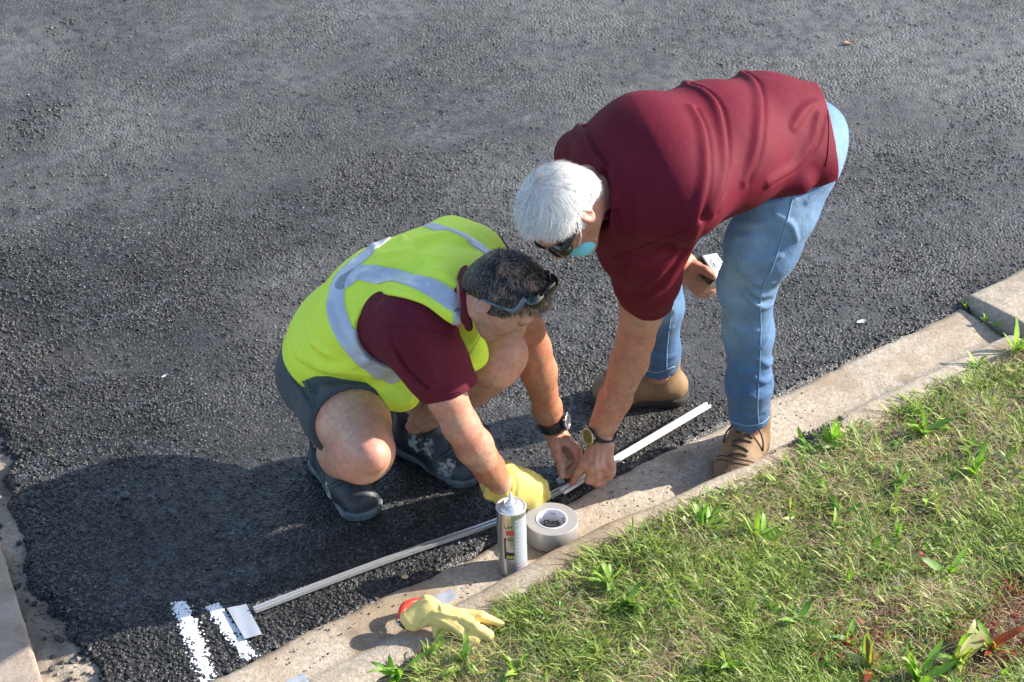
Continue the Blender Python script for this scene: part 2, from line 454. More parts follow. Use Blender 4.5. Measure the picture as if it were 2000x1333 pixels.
def concrete_mat(name, base, stain, sc_=1.0, stain_amt=.7):
    m = bpy.data.materials.new(name); m.use_nodes = True; nt = m.node_tree; L = nt.links; b = nt.nodes['Principled BSDF']
    geo = N(nt, 'ShaderNodeNewGeometry'); pos = geo.outputs['Position']
    def noise(s, d=5):
        n = N(nt, 'ShaderNodeTexNoise'); n.inputs['Scale'].default_value = s; n.inputs['Detail'].default_value = d; L.new(pos, n.inputs['Vector']); return n.outputs[0]
    def ramp(src, a, b_, c=0, d=1):
        r = N(nt, 'ShaderNodeMapRange'); r.inputs[1].default_value = a; r.inputs[2].default_value = b_; r.inputs[3].default_value = c; r.inputs[4].default_value = d; L.new(src, r.inputs[0]); return r.outputs[0]
    def mixc(f, a, c):
        x = N(nt, 'ShaderNodeMix', data_type='RGBA'); L.new(f, x.inputs[0])
        for i, v in ((6, a), (7, c)):
            if isinstance(v, tuple): x.inputs[i].default_value = (*v, 1)
            else: L.new(v, x.inputs[i])
        return x.outputs[2]
    v = N(nt, 'ShaderNodeTexVoronoi'); v.inputs['Scale'].default_value = 260; L.new(pos, v.inputs['Vector'])
    sp = N(nt, 'ShaderNodeSeparateColor'); L.new(v.outputs['Color'], sp.inputs[0])
    c = mixc(ramp(noise(90, 6), .3, .7), tuple(x * .72 for x in base), tuple(min(1, x * 1.22) for x in base))
    c = mixc(ramp(noise(330, 4), .38, .62, 0, .55), c, tuple(x * .55 for x in base))
    c = mixc(ramp(sp.outputs[0], .8, .95, 0, .55), c, tuple(x * .5 for x in base))
    c = mixc(ramp(sp.outputs[1], .92, .99, 0, .45), c, tuple(min(1, x * 1.6) for x in base))
    c = mixc(ramp(noise(3.2, 7), .48, .68, 0, stain_amt), c, stain)
    c = mixc(ramp(noise(6.5, 8), .56, .66, 0, .55), c, (stain[0] * .6, stain[1] * .55, stain[2] * .5))
    c = mixc(ramp(noise(14, 6), .58, .74, 0, .5), c, tuple(x * .45 for x in base))
    L.new(c, b.inputs['Base Color']); b.inputs['Roughness'].default_value = .88; b.inputs['Specular IOR Level'].default_value = .25
    bp = N(nt, 'ShaderNodeBump'); bp.inputs['Strength'].default_value = .6; bp.inputs['Distance'].default_value = .0018; L.new(noise(170, 6), bp.inputs['Height'])
    b2 = N(nt, 'ShaderNodeBump'); b2.inputs['Strength'].default_value = .5; b2.inputs['Distance'].default_value = .006; L.new(noise(22, 5), b2.inputs['Height'])
    L.new(bp.outputs[0], b2.inputs['Normal']); L.new(b2.outputs[0], b.inputs['Normal'])
    return m
M_KERB = concrete_mat('kerb_concrete', (.47, .40, .315), (.27, .195, .125), stain_amt=.85)
M_OLD = concrete_mat('old_concrete', (.40, .33, .25), (.075, .062, .05), stain_amt=1.0)
M_SLAB = concrete_mat('slab_concrete', (.30, .235, .185), (.46, .39, .32), stain_amt=.5)

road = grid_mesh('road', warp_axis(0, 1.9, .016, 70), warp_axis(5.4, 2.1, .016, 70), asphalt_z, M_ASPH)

# old broken concrete under the torn left edge of the new asphalt, and the slab beyond it
SL0, SL1 = P(0, 1060, .0)[:2], P(85, 1333, .0)[:2]
def old_z(X): return -.016 + .030 * (fbm(X[:, :2], 16, 31, 4) - .5) + .012 * (fbm(X[:, :2], 3, 33) - .5)
grid_mesh('old_pavement', np.arange(-1.75, -.55, .008), np.arange(3.5, 5.1, .008), old_z, M_OLD)
st_ = nz(np.append(SL1 - SL0, 0))[:2]; sn_ = np.array([st_[1], -st_[0]])
if sn_[0] > 0: sn_ = -sn_
def slab():
    V = []; Q = []; ws = [-.002, .0, .004, .012, .05, .12, .25, .5, 1.0]
    ss = np.arange(-1.2, 1.6, .01); m = len(ws)
    for s in ss:
        jag = .004 * (vnoise(np.array([[s, 0, 0]]), 30, 3)[0] - .5)
        for i, ww in enumerate(ws):
            q = SL0 + st_ * s + sn_ * (ww + (jag if i < 4 else 0))
            z = [-.05, .000, .006, .008][i] if i < 4 else .008
            V.append((q[0], q[1], z))
    for i in range(len(ss) - 1):
        for j in range(m - 1): a = i * m + j; Q.append((a, a + m, a + m + 1, a + 1))
    o = link('concrete_slab', np_mesh('concrete_slab', V, np.array(Q)), M_SLAB); o['kind'] = 'structure'
slab()

# kerb: pan, rolled face and top, extruded along the kerb line with worn edges
def kerb(name, s0, s1, prof, endcap=True):
    ss = np.arange(s0, s1, .012); V = []; n = len(prof(0))
    for s in ss:
        pr = prof(s)
        for i, (w_, z) in enumerate(pr):
            q = fromsw(s, w_, z); V.append(q)
    V = np.array(V)
    V[:, 2] += .0035 * (fbm(V[:, :2], 9, 41, 4) - .5) * (V[:, 2] > -.04)
    Q = []
    for i in range(len(ss) - 1):
        for j in range(n - 1): a = i * n + j; Q.append((a, a + 1, a + n + 1, a + n))
    Fs = [np.array(Q)]
    if endcap: Fs.append(np.array([list(range(n))[::-1], [(len(ss) - 1) * n + j for j in range(n)]]))
    o = link(name, np_mesh(name, V, Fs), M_KERB); o['kind'] = 'structure'
    return o
def jg(s, k, amp): return amp * (fbm(np.array([[s, k * 3.1, 0.]]), 9, 50 + k, 4)[0] - .5) * 2
def edge_off(s): return float(np.interp(s, [-1, .6, .95, 1.25, 1.7, 2.2, 5], [0, .002, -.010, -.020, -.028, -.016, -.01]))
def prof_a(s):
    dp = float(np.interp(s, [.6, 1.1, 1.3, 1.6, 1.9], [0, .010, .022, .022, .0]))
    h = float(kerb_h(s)); j = jg(s, 1, .020) + edge_off(s); f = jg(s, 2, .005); wf = float(np.interp(s, [.3, .8, 1.1, 1.4, 1.9], [.126, .132, .160, .156, .145]))
    return [(j + .004, -.06), (j, -.004), (j + .005, .0035), (j + .02, .006), (.04, .004 - dp * .3), (.08, -dp * .8), (.105, -.003 - dp), (wf - .012 + f, -.004 - dp), (wf - .002 + f, .0 + h * .25 - dp * .6),
            (wf + .004 + f, h * .7), (wf + .010 + f, h * .93), (wf + .020 + f, h + .001), (wf + .03, h + .003), (wf + .06, h + .002), (wf + .09, h - .006), (wf + .10, -.06)]
def prof_b(s):
    j = jg(s, 1, .008); d = -.035
    return [(d + j + .004, -.06), (d + j, .012), (d + j + .006, .024), (d + j + .02, .031), (.02, .034), (.07, .038), (.12, .042), (.16, .042), (.19, .040), (.22, .03), (.24, .01), (.25, -.06)]
kerb('kerb', -1.3, S_J - .012, prof_a)
kerb('kerb', S_J + .012, 6.5, prof_b)
# soil and thatch under the grass
def soil_z(X):
    s, w_ = sw(X); h = kerb_h(s)
    return (h + .01) * np.clip(1 - (w_ - .2) * 2, 0, 1) + .03 * np.clip((w_ - .2) * 2, 0, 1) + .02 * (fbm(X[:, :2], 6, 61, 4) - .5) - .022 * np.clip((.28 - w_) / .1, 0, 1) + .04 * np.clip(w_ - .6, 0, 5)
M_SOIL = mat('soil', (.10, .08, .05), .95, noise=(40, .6, 8), bump=[('n', 120, 1.0, .008)])
grid_mesh('soil', warp_axis(1.3, 1.5, .015, 60), warp_axis(4.4, 1.5, .015, 60), soil_z, M_SOIL, keep=lambda V: sw(V)[1] > .165 + .02 * (fbm(V[:, :2], 8, 66) - .5))

# ---- loose and half-bedded aggregate
def icosa():
    t = (1 + 5 ** .5) / 2
    v = np.array([(-1, t, 0), (1, t, 0), (-1, -t, 0), (1, -t, 0), (0, -1, t), (0, 1, t), (0, -1, -t), (0, 1, -t), (t, 0, -1), (t, 0, 1), (-t, 0, -1), (-t, 0, 1)], float)
    f = np.array([(0, 11, 5), (0, 5, 1), (0, 1, 7), (0, 7, 10), (0, 10, 11), (1, 5, 9), (5, 11, 4), (11, 10, 2), (10, 7, 6), (7, 1, 8), (3, 9, 4), (3, 4, 2), (3, 2, 6), (3, 6, 8), (3, 8, 9), (4, 9, 5), (2, 4, 11), (6, 2, 10), (8, 6, 7), (9, 8, 1)])
    return v / np.linalg.norm(v[0]), f
IV, IF = icosa()
def stones(name, C, R, mat_, seed=0, flat=.7, smooth=False):
    r = np.random.RandomState(seed); n = len(C)
    V = IV[None] * r.uniform(.72, 1.25, (n, 12, 1)); V = V * (R[:, None, None] * np.stack([r.uniform(.8, 1.25, n), r.uniform(.75, 1.1, n), np.full(n, flat)], 1)[:, None])
    a = r.uniform(0, 6.28, n); ca, sa = np.cos(a)[:, None], np.sin(a)[:, None]
    V = np.stack([V[..., 0] * ca - V[..., 1] * sa, V[..., 0] * sa + V[..., 1] * ca, V[..., 2]], -1) + C[:, None]
    Fc = (IF[None] + (np.arange(n) * 12)[:, None, None]).reshape(-1, 3)
    return link(name, np_mesh(name, V.reshape(-1, 3), Fc, smooth), mat_)
if not globals().get('PREVIEW'):
    n0 = 400000
    C = np.stack([nr.uniform(-1.75, 1.65, n0), nr.uniform(3.85, 7.3, n0), np.zeros(n0)], 1)
    s_, w_ = sw(C); le = C[:, 0] - left_edge(C[:, 1])
    dens = .10 + .75 * np.clip((fbm(C[:, :2], 3.3, 71, 5) - .50) * 7, 0, 1)
    dens += .8 * np.exp(-np.clip(-w_, 0, 9) / .09) + .9 * np.exp(-np.clip(le, 0, 9) / .16) * np.clip((5.6 - C[:, 1]) / .6, 0, 1)
    dens += .35 * np.clip((4.55 - C[:, 1]) / .4, 0, 1)
    dens *= np.clip(1.15 - (C[:, 1] - 4.2) * .38, .06, 1)
    ok = (w_ < .0 + np.interp(s_, [0, .95, 1.25, 1.7, 2.2], [0, -.01, -.02, -.028, -.016])) & (le > -.03) & (np.abs(C[:, 0]) < (C[:, 1] * .24 + .12)) & (nr.rand(n0) < dens * .62)
    C = C[ok]; w_ = w_[ok]; le = le[ok]
    R = nr.uniform(.0014, .0046, len(C)) * (1 + .55 * np.exp(-np.clip(le, 0, 9) / .12) + .35 * np.exp(-np.clip(-w_, 0, 9) / .08)) * (nr.rand(len(C)) * .5 + .72)
    C[:, 2] = asphalt_z(C) + R * .15
    o = stones('asphalt_aggregate', C, R, M_STONE, 3); meta(o, 'black bitumen coated aggregate along the rough road surface', 'gravel', kind='stuff')
    # crumbs on the old concrete and kerb
    C = np.stack([nr.uniform(-1.3, -.75, 900), nr.uniform(3.9, 4.9, 900), np.zeros(900)], 1)
    le = C[:, 0] - left_edge(C[:, 1]); ok = (le < 0) & (nr.rand(900) < np.exp(le / .05)); C = C[ok]; C[:, 2] = old_z(C) + .003
    Cc = np.stack([nr.uniform(-1.25, -.80, 1500), nr.uniform(3.9, 5.0, 1500), np.zeros(1500)], 1); lc = Cc[:, 0] - left_edge(Cc[:, 1]); Cc = Cc[(lc < .03) & (lc > -.13) & (fbm(Cc[:, :2], 14, 19) > .5)]; Cc[:, 2] = old_z(Cc) + .002
    o = stones('concrete_rubble', Cc, nr.uniform(.002, .009, len(Cc)) * nr.uniform(.5, 1, len(Cc)), M_OLD, 8); meta(o, 'broken tan concrete rubble along the torn left edge of the asphalt', 'rubble', kind='stuff')
    s2 = nr.uniform(.1, 1.7, 170); w2 = nr.uniform(.01, .16, 170) * nr.rand(170) + .005
    C2 = np.array([fromsw(a, b, .006) for a, b in zip(s2, w2)])
    s3 = nr.normal(1.56, .045, 90); w3 = nr.normal(.185, .010, 90); C3 = np.array([fromsw(a, b, float(kerb_h(a)) + .006) for a, b in zip(s3, w3)])
    C4 = np.concatenate([C, C2, C3]); R4 = np.concatenate([nr.uniform(.003, .010, len(C)), nr.uniform(.0012, .003, len(C2)), nr.uniform(.002, .006, len(C3))])
    o = stones('loose_crumbs', C4, R4, M_STONE, 4); meta(o, 'loose asphalt crumbs scattered on the concrete kerb and old pavement', 'gravel', kind='stuff')

# ---- sprayed white marks at the left end of the metal strip
M_WPAINT = mat('white_spray_paint', (.82, .83, .85), .7, noise=(60, .12), bump=[('v', 130, .8, .003)])
def paint_line(a, b, w0, w1, seed):
    """paint only sticks to the tops of the stones: overspray thins out towards the edges"""
    r = np.random.RandomState(seed); a = P(*a)[:2]; b = P(*b)[:2]; t = b - a; ln = np.linalg.norm(t); t /= ln; n = np.array([-t[1], t[0]])
    m = 6500; u = r.uniform(-.02, ln + .02, m); v = r.normal(0, 1, m) * np.interp(u, [0, ln], [w0, w1]) * .23 + np.sin(u * 9 + seed) * .004
    k = r.rand(m) < np.clip(1 + u / .02, 0, 1) * np.clip(1 + (ln - u) / .02, 0, 1); u = u[k]; v = v[k]
    C = np.zeros((len(u), 3)); C[:, :2] = a + u[:, None] * t + v[:, None] * n
    gap = fbm(C[:, :2], 120, seed, 2) > .40; C = C[gap | (r.rand(len(C)) < .3)]
    R = r.uniform(.0011, .0034, len(C)) * (.7 + .6 * r.rand(len(C))); C[:, 2] = asphalt_z(C) + .0012 + R * .2
    o = stones('painted_line', C, R, M_WPAINT, seed, .55); o['kind'] = 'structure'
paint_line((350, 1190), (405, 1325), .034, .036, 1)
paint_line((425, 1193), (483, 1280), .027, .031, 5)
# ================================================================== PEOPLE
def skin_mat(name, base):
    return mat(name, base, .46, attr=True, noise=(70, .16, 8), bump=[('n', 420, .45, .0012), ('v', 260, .2, .0008), ('n', 60, .3, .003)], sss=.10, spec=.45)
M_SKIN = skin_mat('skin', (.5, .28, .19))
M_MAROON = mat('maroon_jersey', (.112, .0055, .018), .72, noise=(14, .08), bump=[('n', 26, .30, .008), ('n', 1500, .3, .0005)], spec=.18)
M_MAROON2 = mat('maroon_cotton', (.115, .009, .024), .8, noise=(20, .10), bump=[('n', 30, .30, .010), ('n', 1200, .35, .0006)], sheen=.03, spec=.25)
M_VEST = mat('fluorescent_yellow', (.74, .95, .07), .6, noise=(9, .05), bump=[('n', 13, .55, .018), ('n', 40, .35, .005), ('v', 700, .25, .0006)])
M_REFL = mat('reflective_grey', (.50, .55, .62), .38, metal=.25, noise=(60, .06), bump=[('n', 25, .3, .006)])
M_SHORTS = mat('grey_shorts', (.052, .066, .078), .8, noise=(25, .12), bump=[('n', 24, .4, .012), ('n', 900, .3, .0006)], sheen=.05)
M_BOOT = mat('tan_leather', (.26, .155, .075), .7, attr=True, noise=(30, .22), bump=[('n', 90, .35, .003)])
M_SOLE = mat('dark_sole', (.03, .025, .022), .8, noise=(50, .3))
M_LACE = mat('dark_lace', (.05, .035, .025), .7)
M_SNEAK = mat('black_shoe', (.02, .022, .026), .5, attr=True, noise=(60, .3), bump=[('n', 110, .5, .003)])
M_BLACK = mat('black_rubber', (.015, .016, .018), .45, noise=(50, .2))
M_LENS = mat('dark_lens', (.006, .01, .007), .08, spec=.8)
M_MASK = mat('blue_mask', (.22, .62, .72), .8, bump=[('n', 60, .3, .003)])
M_WHITE = mat('white_plastic', (.8, .8, .78), .5)
M_GOLD = mat('gold_bezel', (.62, .50, .27), .32, metal=.7)
M_STEEL = mat('steel', (.55, .55, .55), .3, metal=.9)
M_SEAM = mat('denim_thread', (.22, .33, .46), .8)
def denim():
    m = bpy.data.materials.new('blue_denim'); m.use_nodes = True; nt = m.node_tree; L = nt.links; b = nt.nodes['Principled BSDF']
    at = N(nt, 'ShaderNodeVertexColor'); at.layer_name = 'Col'; geo = N(nt, 'ShaderNodeNewGeometry')
    def noise(s, vec=geo.outputs['Position'], d=5):
        n = N(nt, 'ShaderNodeTexNoise'); n.inputs['Scale'].default_value = s; n.inputs['Detail'].default_value = d; L.new(vec, n.inputs['Vector']); return n.outputs[0]
    mp = N(nt, 'ShaderNodeMapping'); mp.inputs['Scale'].default_value = (420, 420, 30); L.new(geo.outputs['Position'], mp.inputs[0])
    st = noise(1.0, mp.outputs[0], 3)
    a = N(nt, 'ShaderNodeMapRange'); a.inputs[1].default_value = .3; a.inputs[2].default_value = .7; a.inputs[3].default_value = .88; a.inputs[4].default_value = 1.12; L.new(st, a.inputs[0])
    c = N(nt, 'ShaderNodeMapRange'); c.inputs[1].default_value = .3; c.inputs[2].default_value = .7; c.inputs[3].default_value = .85; c.inputs[4].default_value = 1.15; L.new(noise(22), c.inputs[0])
    mu = N(nt, 'ShaderNodeMath', operation='MULTIPLY'); L.new(a.outputs[0], mu.inputs[0]); L.new(c.outputs[0], mu.inputs[1])
    v = N(nt, 'ShaderNodeVectorMath', operation='SCALE'); L.new(at.outputs[0], v.inputs[0]); L.new(mu.outputs[0], v.inputs['Scale'])
    L.new(v.outputs[0], b.inputs['Base Color']); b.inputs['Roughness'].default_value = .85; b.inputs['Specular IOR Level'].default_value = .2
    b.inputs['Sheen Weight'].default_value = .05
    bp = N(nt, 'ShaderNodeBump'); bp.inputs['Strength'].default_value = .45; bp.inputs['Distance'].default_value = .009; L.new(noise(24), bp.inputs['Height'])
    b2 = N(nt, 'ShaderNodeBump'); b2.inputs['Strength'].default_value = .4; b2.inputs['Distance'].default_value = .0008; L.new(noise(900), b2.inputs['Height'])
    L.new(bp.outputs[0], b2.inputs['Normal']); L.new(b2.outputs[0], b.inputs['Normal'])
    return m
M_DENIM = denim()

def bounds(pts, pad): pts = np.array(pts); return pts.min(0) - pad, pts.max(0) + pad
def gauss(V, c, r): return np.exp(-((V - np.asarray(c)) ** 2).sum(1) / (r * r))
def segdist(V, a, b):
    a = np.asarray(a, float); b = np.asarray(b, float); ba = b - a; t = np.clip((V - a) @ ba / (ba @ ba), 0, 1)
    return np.linalg.norm(V - a - t[:, None] * ba, axis=1), t

class Head:
    def __init__(s, c, u, f, sc=1.0):
        s.c = np.array(c); s.sc = sc; s.u = nz(u); f = np.array(f, float); s.f = nz(f - s.u * (f @ s.u)); s.l = np.cross(s.u, s.f)
        s.R = np.array([s.l, s.f, s.u])
    def p(s, l, f, u): return s.c + s.l * l + s.f * f + s.u * u
    def w(s, l, f, u): return s.c + (s.l * l + s.f * f + s.u * u) * s.sc
    def loc(s, V): return (V - s.c) @ s.R.T / s.sc
    def wrap(s, S):
        c = s.c.astype(np.float32); k_ = np.float32(s.sc)
        def mk(f): return lambda X: f(c + (X - c) / k_) * k_
        return SDF([(o, mk(f), k * s.sc) for (o, f, k) in S.ops])
    def build(s, S_, neck, k=.02):
        R = s.R; S = SDF()
        S.u(ell(s.p(0, -.012, .028), (.076, .096, .086), R), .01)
        S.u(ell(s.p(0, .022, .022), (.066, .068, .070), R), .03)
        S.u(ell(s.p(0, .032, -.045), (.054, .058, .068), R), .03)
        S.u(ecap(s.p(0, .062, -.098), s.p(0, .07, -.100), .020, .018, s.l, 1.4), .025)
        for q in (-1, 1):
            S.u(cap(s.p(q * .055, -.005, -.055), s.p(q * .022, .064, -.096), .020, .016), .025)
            S.u(cap(s.p(q * .045, .056, -.012), s.p(q * .055, .03, -.012), .018, .014), .02)   # cheekbone
            S.sub(ell(s.p(q * .032, .096, .008), (.018, .014, .012), R), .014)
            S.u(ell(s.p(q * .031, .076, .008), (.0135, .013, .0125), R), .003)
            S.u(cap(s.p(q * .015, .089, .026), s.p(q * .045, .078, .027), .0075, .006), .012)
            # ear
            e = s.p(q * .076, -.014, -.006); ax = nz(s.l * q * .9 - s.f * .45)
            Re = np.array([ax, nz(np.cross(s.u, ax)), s.u])
            S.u(ell(e + ax * .008, (.0085, .0185, .031), Re), .007)
            S.sub(ell(e + ax * .018, (.008, .010, .018), Re), .004)
            S.u(cap(e + ax * .010 + s.f * .012 - s.u * .004, e + ax * .010 + s.f * .010 - s.u * .016, .0045, .0045), .003)
            S.u(ell(s.p(q * .011, .102, -.036), (.008, .010, .007), R), .006)
        S.u(cap(s.p(0, .088, .016), s.p(0, .110, -.030), .0085, .0115), .014)
        S.u(cap(s.p(-.017, .086, -.062), s.p(.017, .086, -.062), .0065, .0065), .006)
        S.u(cap(s.p(-.015, .084, -.073), s.p(.015, .084, -.073), .0072, .0072), .006)
        S.sub(cap(s.p(-.022, .094, -.0675), s.p(.022, .094, -.0675), .0018, .0018), .003)
        S_.ops += s.wrap(S).ops
        S_.u(ecap(s.w(0, -.03, -.045), neck, .050, .045, s.l, 1.05), .02)
        return S_
    def colour(s, V, base, stubble):
        c = np.tile(np.array(base), (len(V), 1)); q = s.loc(V)
        near = (np.linalg.norm(V - s.c, axis=1) < .16)
        def mixin(wt, col): c[:] = c * (1 - wt[:, None]) + np.array(col) * wt[:, None]
        red = (np.exp(-((q - np.array([0, .11, -.03])) ** 2).sum(1) / .022 ** 2) + np.exp(-(((np.abs(q[:, 0]) - .045) ** 2 + (q[:, 1] - .065) ** 2 + (q[:, 2] + .025) ** 2) / .026 ** 2))
               + np.exp(-(((np.abs(q[:, 0]) - .085) ** 2 + (q[:, 1] + .015) ** 2 + (q[:, 2] + .005) ** 2) / .025 ** 2))) * near
        mixin(np.clip(red, 0, 1) * .5, (base[0] * .95, base[1] * .62, base[2] * .6))
        st = np.clip((-.035 - q[:, 2]) / .02, 0, 1) * np.clip((q[:, 1] + .01) / .03, 0, 1) * near * (q[:, 2] > -.135)
        mixin(st * stubble, (.17, .12, .10))
        lip = np.exp(-((q[:, 2] + .068) ** 2 / .007 ** 2)) * (np.abs(q[:, 0]) < .024) * (q[:, 1] > .08) * near
        mixin(lip * .7, (.33, .10, .08))
        brow = np.exp(-((q[:, 2] - .031) ** 2 / .0055 ** 2)) * (np.abs(np.abs(q[:, 0]) - .032) < .022) * (q[:, 1] > .065) * near
        mixin(brow * .75, (.06, .045, .04))
        return c

def finger(S, pts, rs, k=.005):
    for i in range(len(pts) - 1): S.u(cap(pts[i], pts[i + 1], rs[i], rs[i + 1]), k if i else .012)
def hand(S, wrist, fingers, thumb, rad=.0085, palm_r=.013, k=.012):
    """fingers: four chains (MCP, PIP, DIP, tip); thumb: (CMC, MCP, IP, tip)"""
    w_ = np.array(wrist)
    for f in fingers:
        m = np.array(f[0]); S.u(cap(w_ + (m - w_) * .12, m, palm_r * 1.15, palm_r * .86), .014)
    for f in fingers:
        finger(S, [np.array(q) for q in f], [rad * 1.15, rad * 1.08, rad * .98, rad * .82], .003)
    t = [np.array(q) for q in thumb]
    S.u(cap(w_, t[0], palm_r * 1.2, palm_r * 1.15), .014)
    finger(S, t, [palm_r * 1.1, rad * 1.35, rad * 1.2, rad * .95], .008)
def nails(c, V, tips, col=(.62, .36, .30)):
    for tp, n in tips:
        wgt = np.exp(-((V - np.array(tp)) ** 2).sum(1) / .006 ** 2)
        c[:] = c * (1 - .6 * wgt[:, None]) + np.array(col) * .6 * wgt[:, None]
    return c

def shoe_field(ankle, dirv, g, ln=.29, wd=.052, shaft=.06, heel=.065):
    d = nz([dirv[0], dirv[1], 0]); a = np.array(ankle, float); a0 = np.array([a[0], a[1], g]); sd = np.array([-d[1], d[0], 0])
    H = a0 - d * (heel - .035); Tt = a0 + d * (ln - heel - wd)
    S = SDF()
    S.u(ecap(H + [0, 0, .045], a0 + d * .05 + [0, 0, .055], .040, .044, sd, 1.0), .02)
    S.u(ecap(a0 + d * .05 + [0, 0, .058], a0 + d * .10 + [0, 0, .042], .046, .044, sd, 1.08), .02)
    S.u(ecap(a0 + d * .10 + [0, 0, .034], Tt + [0, 0, .030], .043, .038, sd, 1.22), .025)
    S.u(cap(a0 + [0, 0, .06], a + [0, 0, shaft], .046, .048), .02)
    S.u(cap(a0 + d * .03 + [0, 0, .07], a0 + d * .09 + [0, 0, .065], .032, .026), .02)  # tongue
    return S, d, sd, a0, H, Tt
def shoe(name, ankle, dirv, g, matr, parent, ln=.29, wd=.052, shaft=.06, colf=None, sole_h=.026, laces=True, bulge=0, sole_mat=None, rows=5):
    S, d, sd, a0, H, Tt = shoe_field(ankle, dirv, g, ln, wd, shaft)
    if bulge: S.u(ell(Tt + [0, 0, .035], (.05, .05, .036), None), .02)
    up = S.copy().inter(plane([0, 0, g + sole_h * .8], [0, 0, -1]), .003)
    top = np.array(ankle) + [0, 0, shaft + .03]
    up.inter(plane(top, [0, 0, 1]), .004)
    up.sub(cap(np.array(ankle) + [0, 0, shaft * .4], top + [0, 0, .05], .040, .044), .004)
    lo, hi = bounds([H, Tt, top], .09)
    o = sdf_obj(name, up, lo, hi, .0032, matr, parent, colf)
    so = SDF([('u', (lambda X, S=S: S.ev(X * np.float32(1)) - .004), .001)])
    SS = SDF()
    SS.u(ecap(H + [0, 0, .02], a0 + d * .06 + [0, 0, .02], .042, .036, sd, 1.0), .01)
    SS.u(ecap(a0 + d * .06 + [0, 0, .02], Tt + [0, 0, .02], .036, .044, sd, 1.22), .02)
    SS.inter(plane([0, 0, g + sole_h], [0, 0, 1]), .003).inter(plane([0, 0, g], [0, 0, -1]), .002)
    arch = a0 + d * .045 + [0, 0, -.012 + g * 0]
    SS.sub(cap(arch - sd * .09, arch + sd * .09, .022, .022), .004)
    sdf_obj('sole', SS, lo, hi, .003, sole_mat or M_SOLE, o)
    for t_, rr_ in ((.125, .0013), (.135, .0013)):      # toe-cap stitching
        pts = []
        for q in np.linspace(-1, 1, 13):
            X = np.array([a0 + d * (t_ - .02 * q * q) + sd * q * .05 + [0, 0, .15]])
            for _ in range(40):
                dd = float(S.ev(X.astype(np.float32))[0])
                if dd < .0006 or X[0, 2] < g + .03: break
                X[0, 2] -= max(dd, .0008) * .8
            if X[0, 2] > g + .03: pts.append(X[0] + [0, 0, .0004])
        if len(pts) > 4: tube('stitching', pts, rr_, M_SOLE, o, 5)
    if laces:
        V0 = S
        for i in range(rows):
            t = i / max(rows - 1, 1); cen = a0 + d * (.115 - .075 * t) + [0, 0, .2]
            pts = []
            for q in np.linspace(-1, 1, 9):
                x = cen + sd * q * .022 + d * .004 * (1 if i % 2 else -1) * q
                X = np.array([x]); z = x[2]
                for _ in range(40):
                    dd = float(V0.ev(X.astype(np.float32))[0])
                    if dd < .0008: break
                    X[0, 2] -= dd * .8
                pts.append(X[0] + [0, 0, .0015])
            tube('lace', pts, .0028, M_LACE, o, 5)
        for q in (-1, 1):     # loose lace ends
            b = a0 + d * .045 + [0, 0, .105] + sd * q * .01
            tube('lace', catmull([b, b + sd * q * .02 + [0, 0, .012], b + sd * q * .035 + d * .012 + [0, 0, -.008], b + sd * q * .038 + d * .02 + [0, 0, -.03]], 4), .0024, M_LACE, o, 5)
    return o

def strands(V, Nn, cols, lens, flow, wdt=.0011, lift=.5, curl=0.0, seed=0, segs=4):
    """ribbon hairs; returns verts, quads, colours"""
    r = np.random.RandomState(seed); n = len(V)
    cl = np.stack([vnoise(V, 75, seed + 31 + i) - .5 for i in range(3)], 1); D = flow + cl * (1.1 + 2 * curl) + r.normal(0, .16, (n, 3)); D -= (D * Nn).sum(1)[:, None] * Nn; D /= np.linalg.norm(D, axis=1)[:, None] + 1e-9
    sd = np.cross(Nn, D); ph = r.uniform(0, 6.28, n); lf = lift * r.uniform(.3, 1.2, n)
    out = []; 
    for i in range(segs + 1):
        t = i / segs
        c = V + D * (lens * t)[:, None] + Nn * (lens * lf * (t - .62 * t * t))[:, None] + sd * (curl * np.sin(ph + t * 4.5) * lens * t)[:, None] + Nn * (curl * .7 * np.cos(ph * 1.7 + t * 5) * lens * t)[:, None]
        wd = wdt * (1 - .75 * t)
        out += [c - sd * wd * .5, c + sd * wd * .5]
    VV = np.stack(out, 1).reshape(-1, 3); m = 2 * (segs + 1)
    b = (np.arange(n) * m)[:, None]
    Q = np.concatenate([b + np.array([[2 * i, 2 * i + 1, 2 * i + 3, 2 * i + 2]]) for i in range(segs)], 0)
    return VV, Q, np.repeat(cols, m, 0)
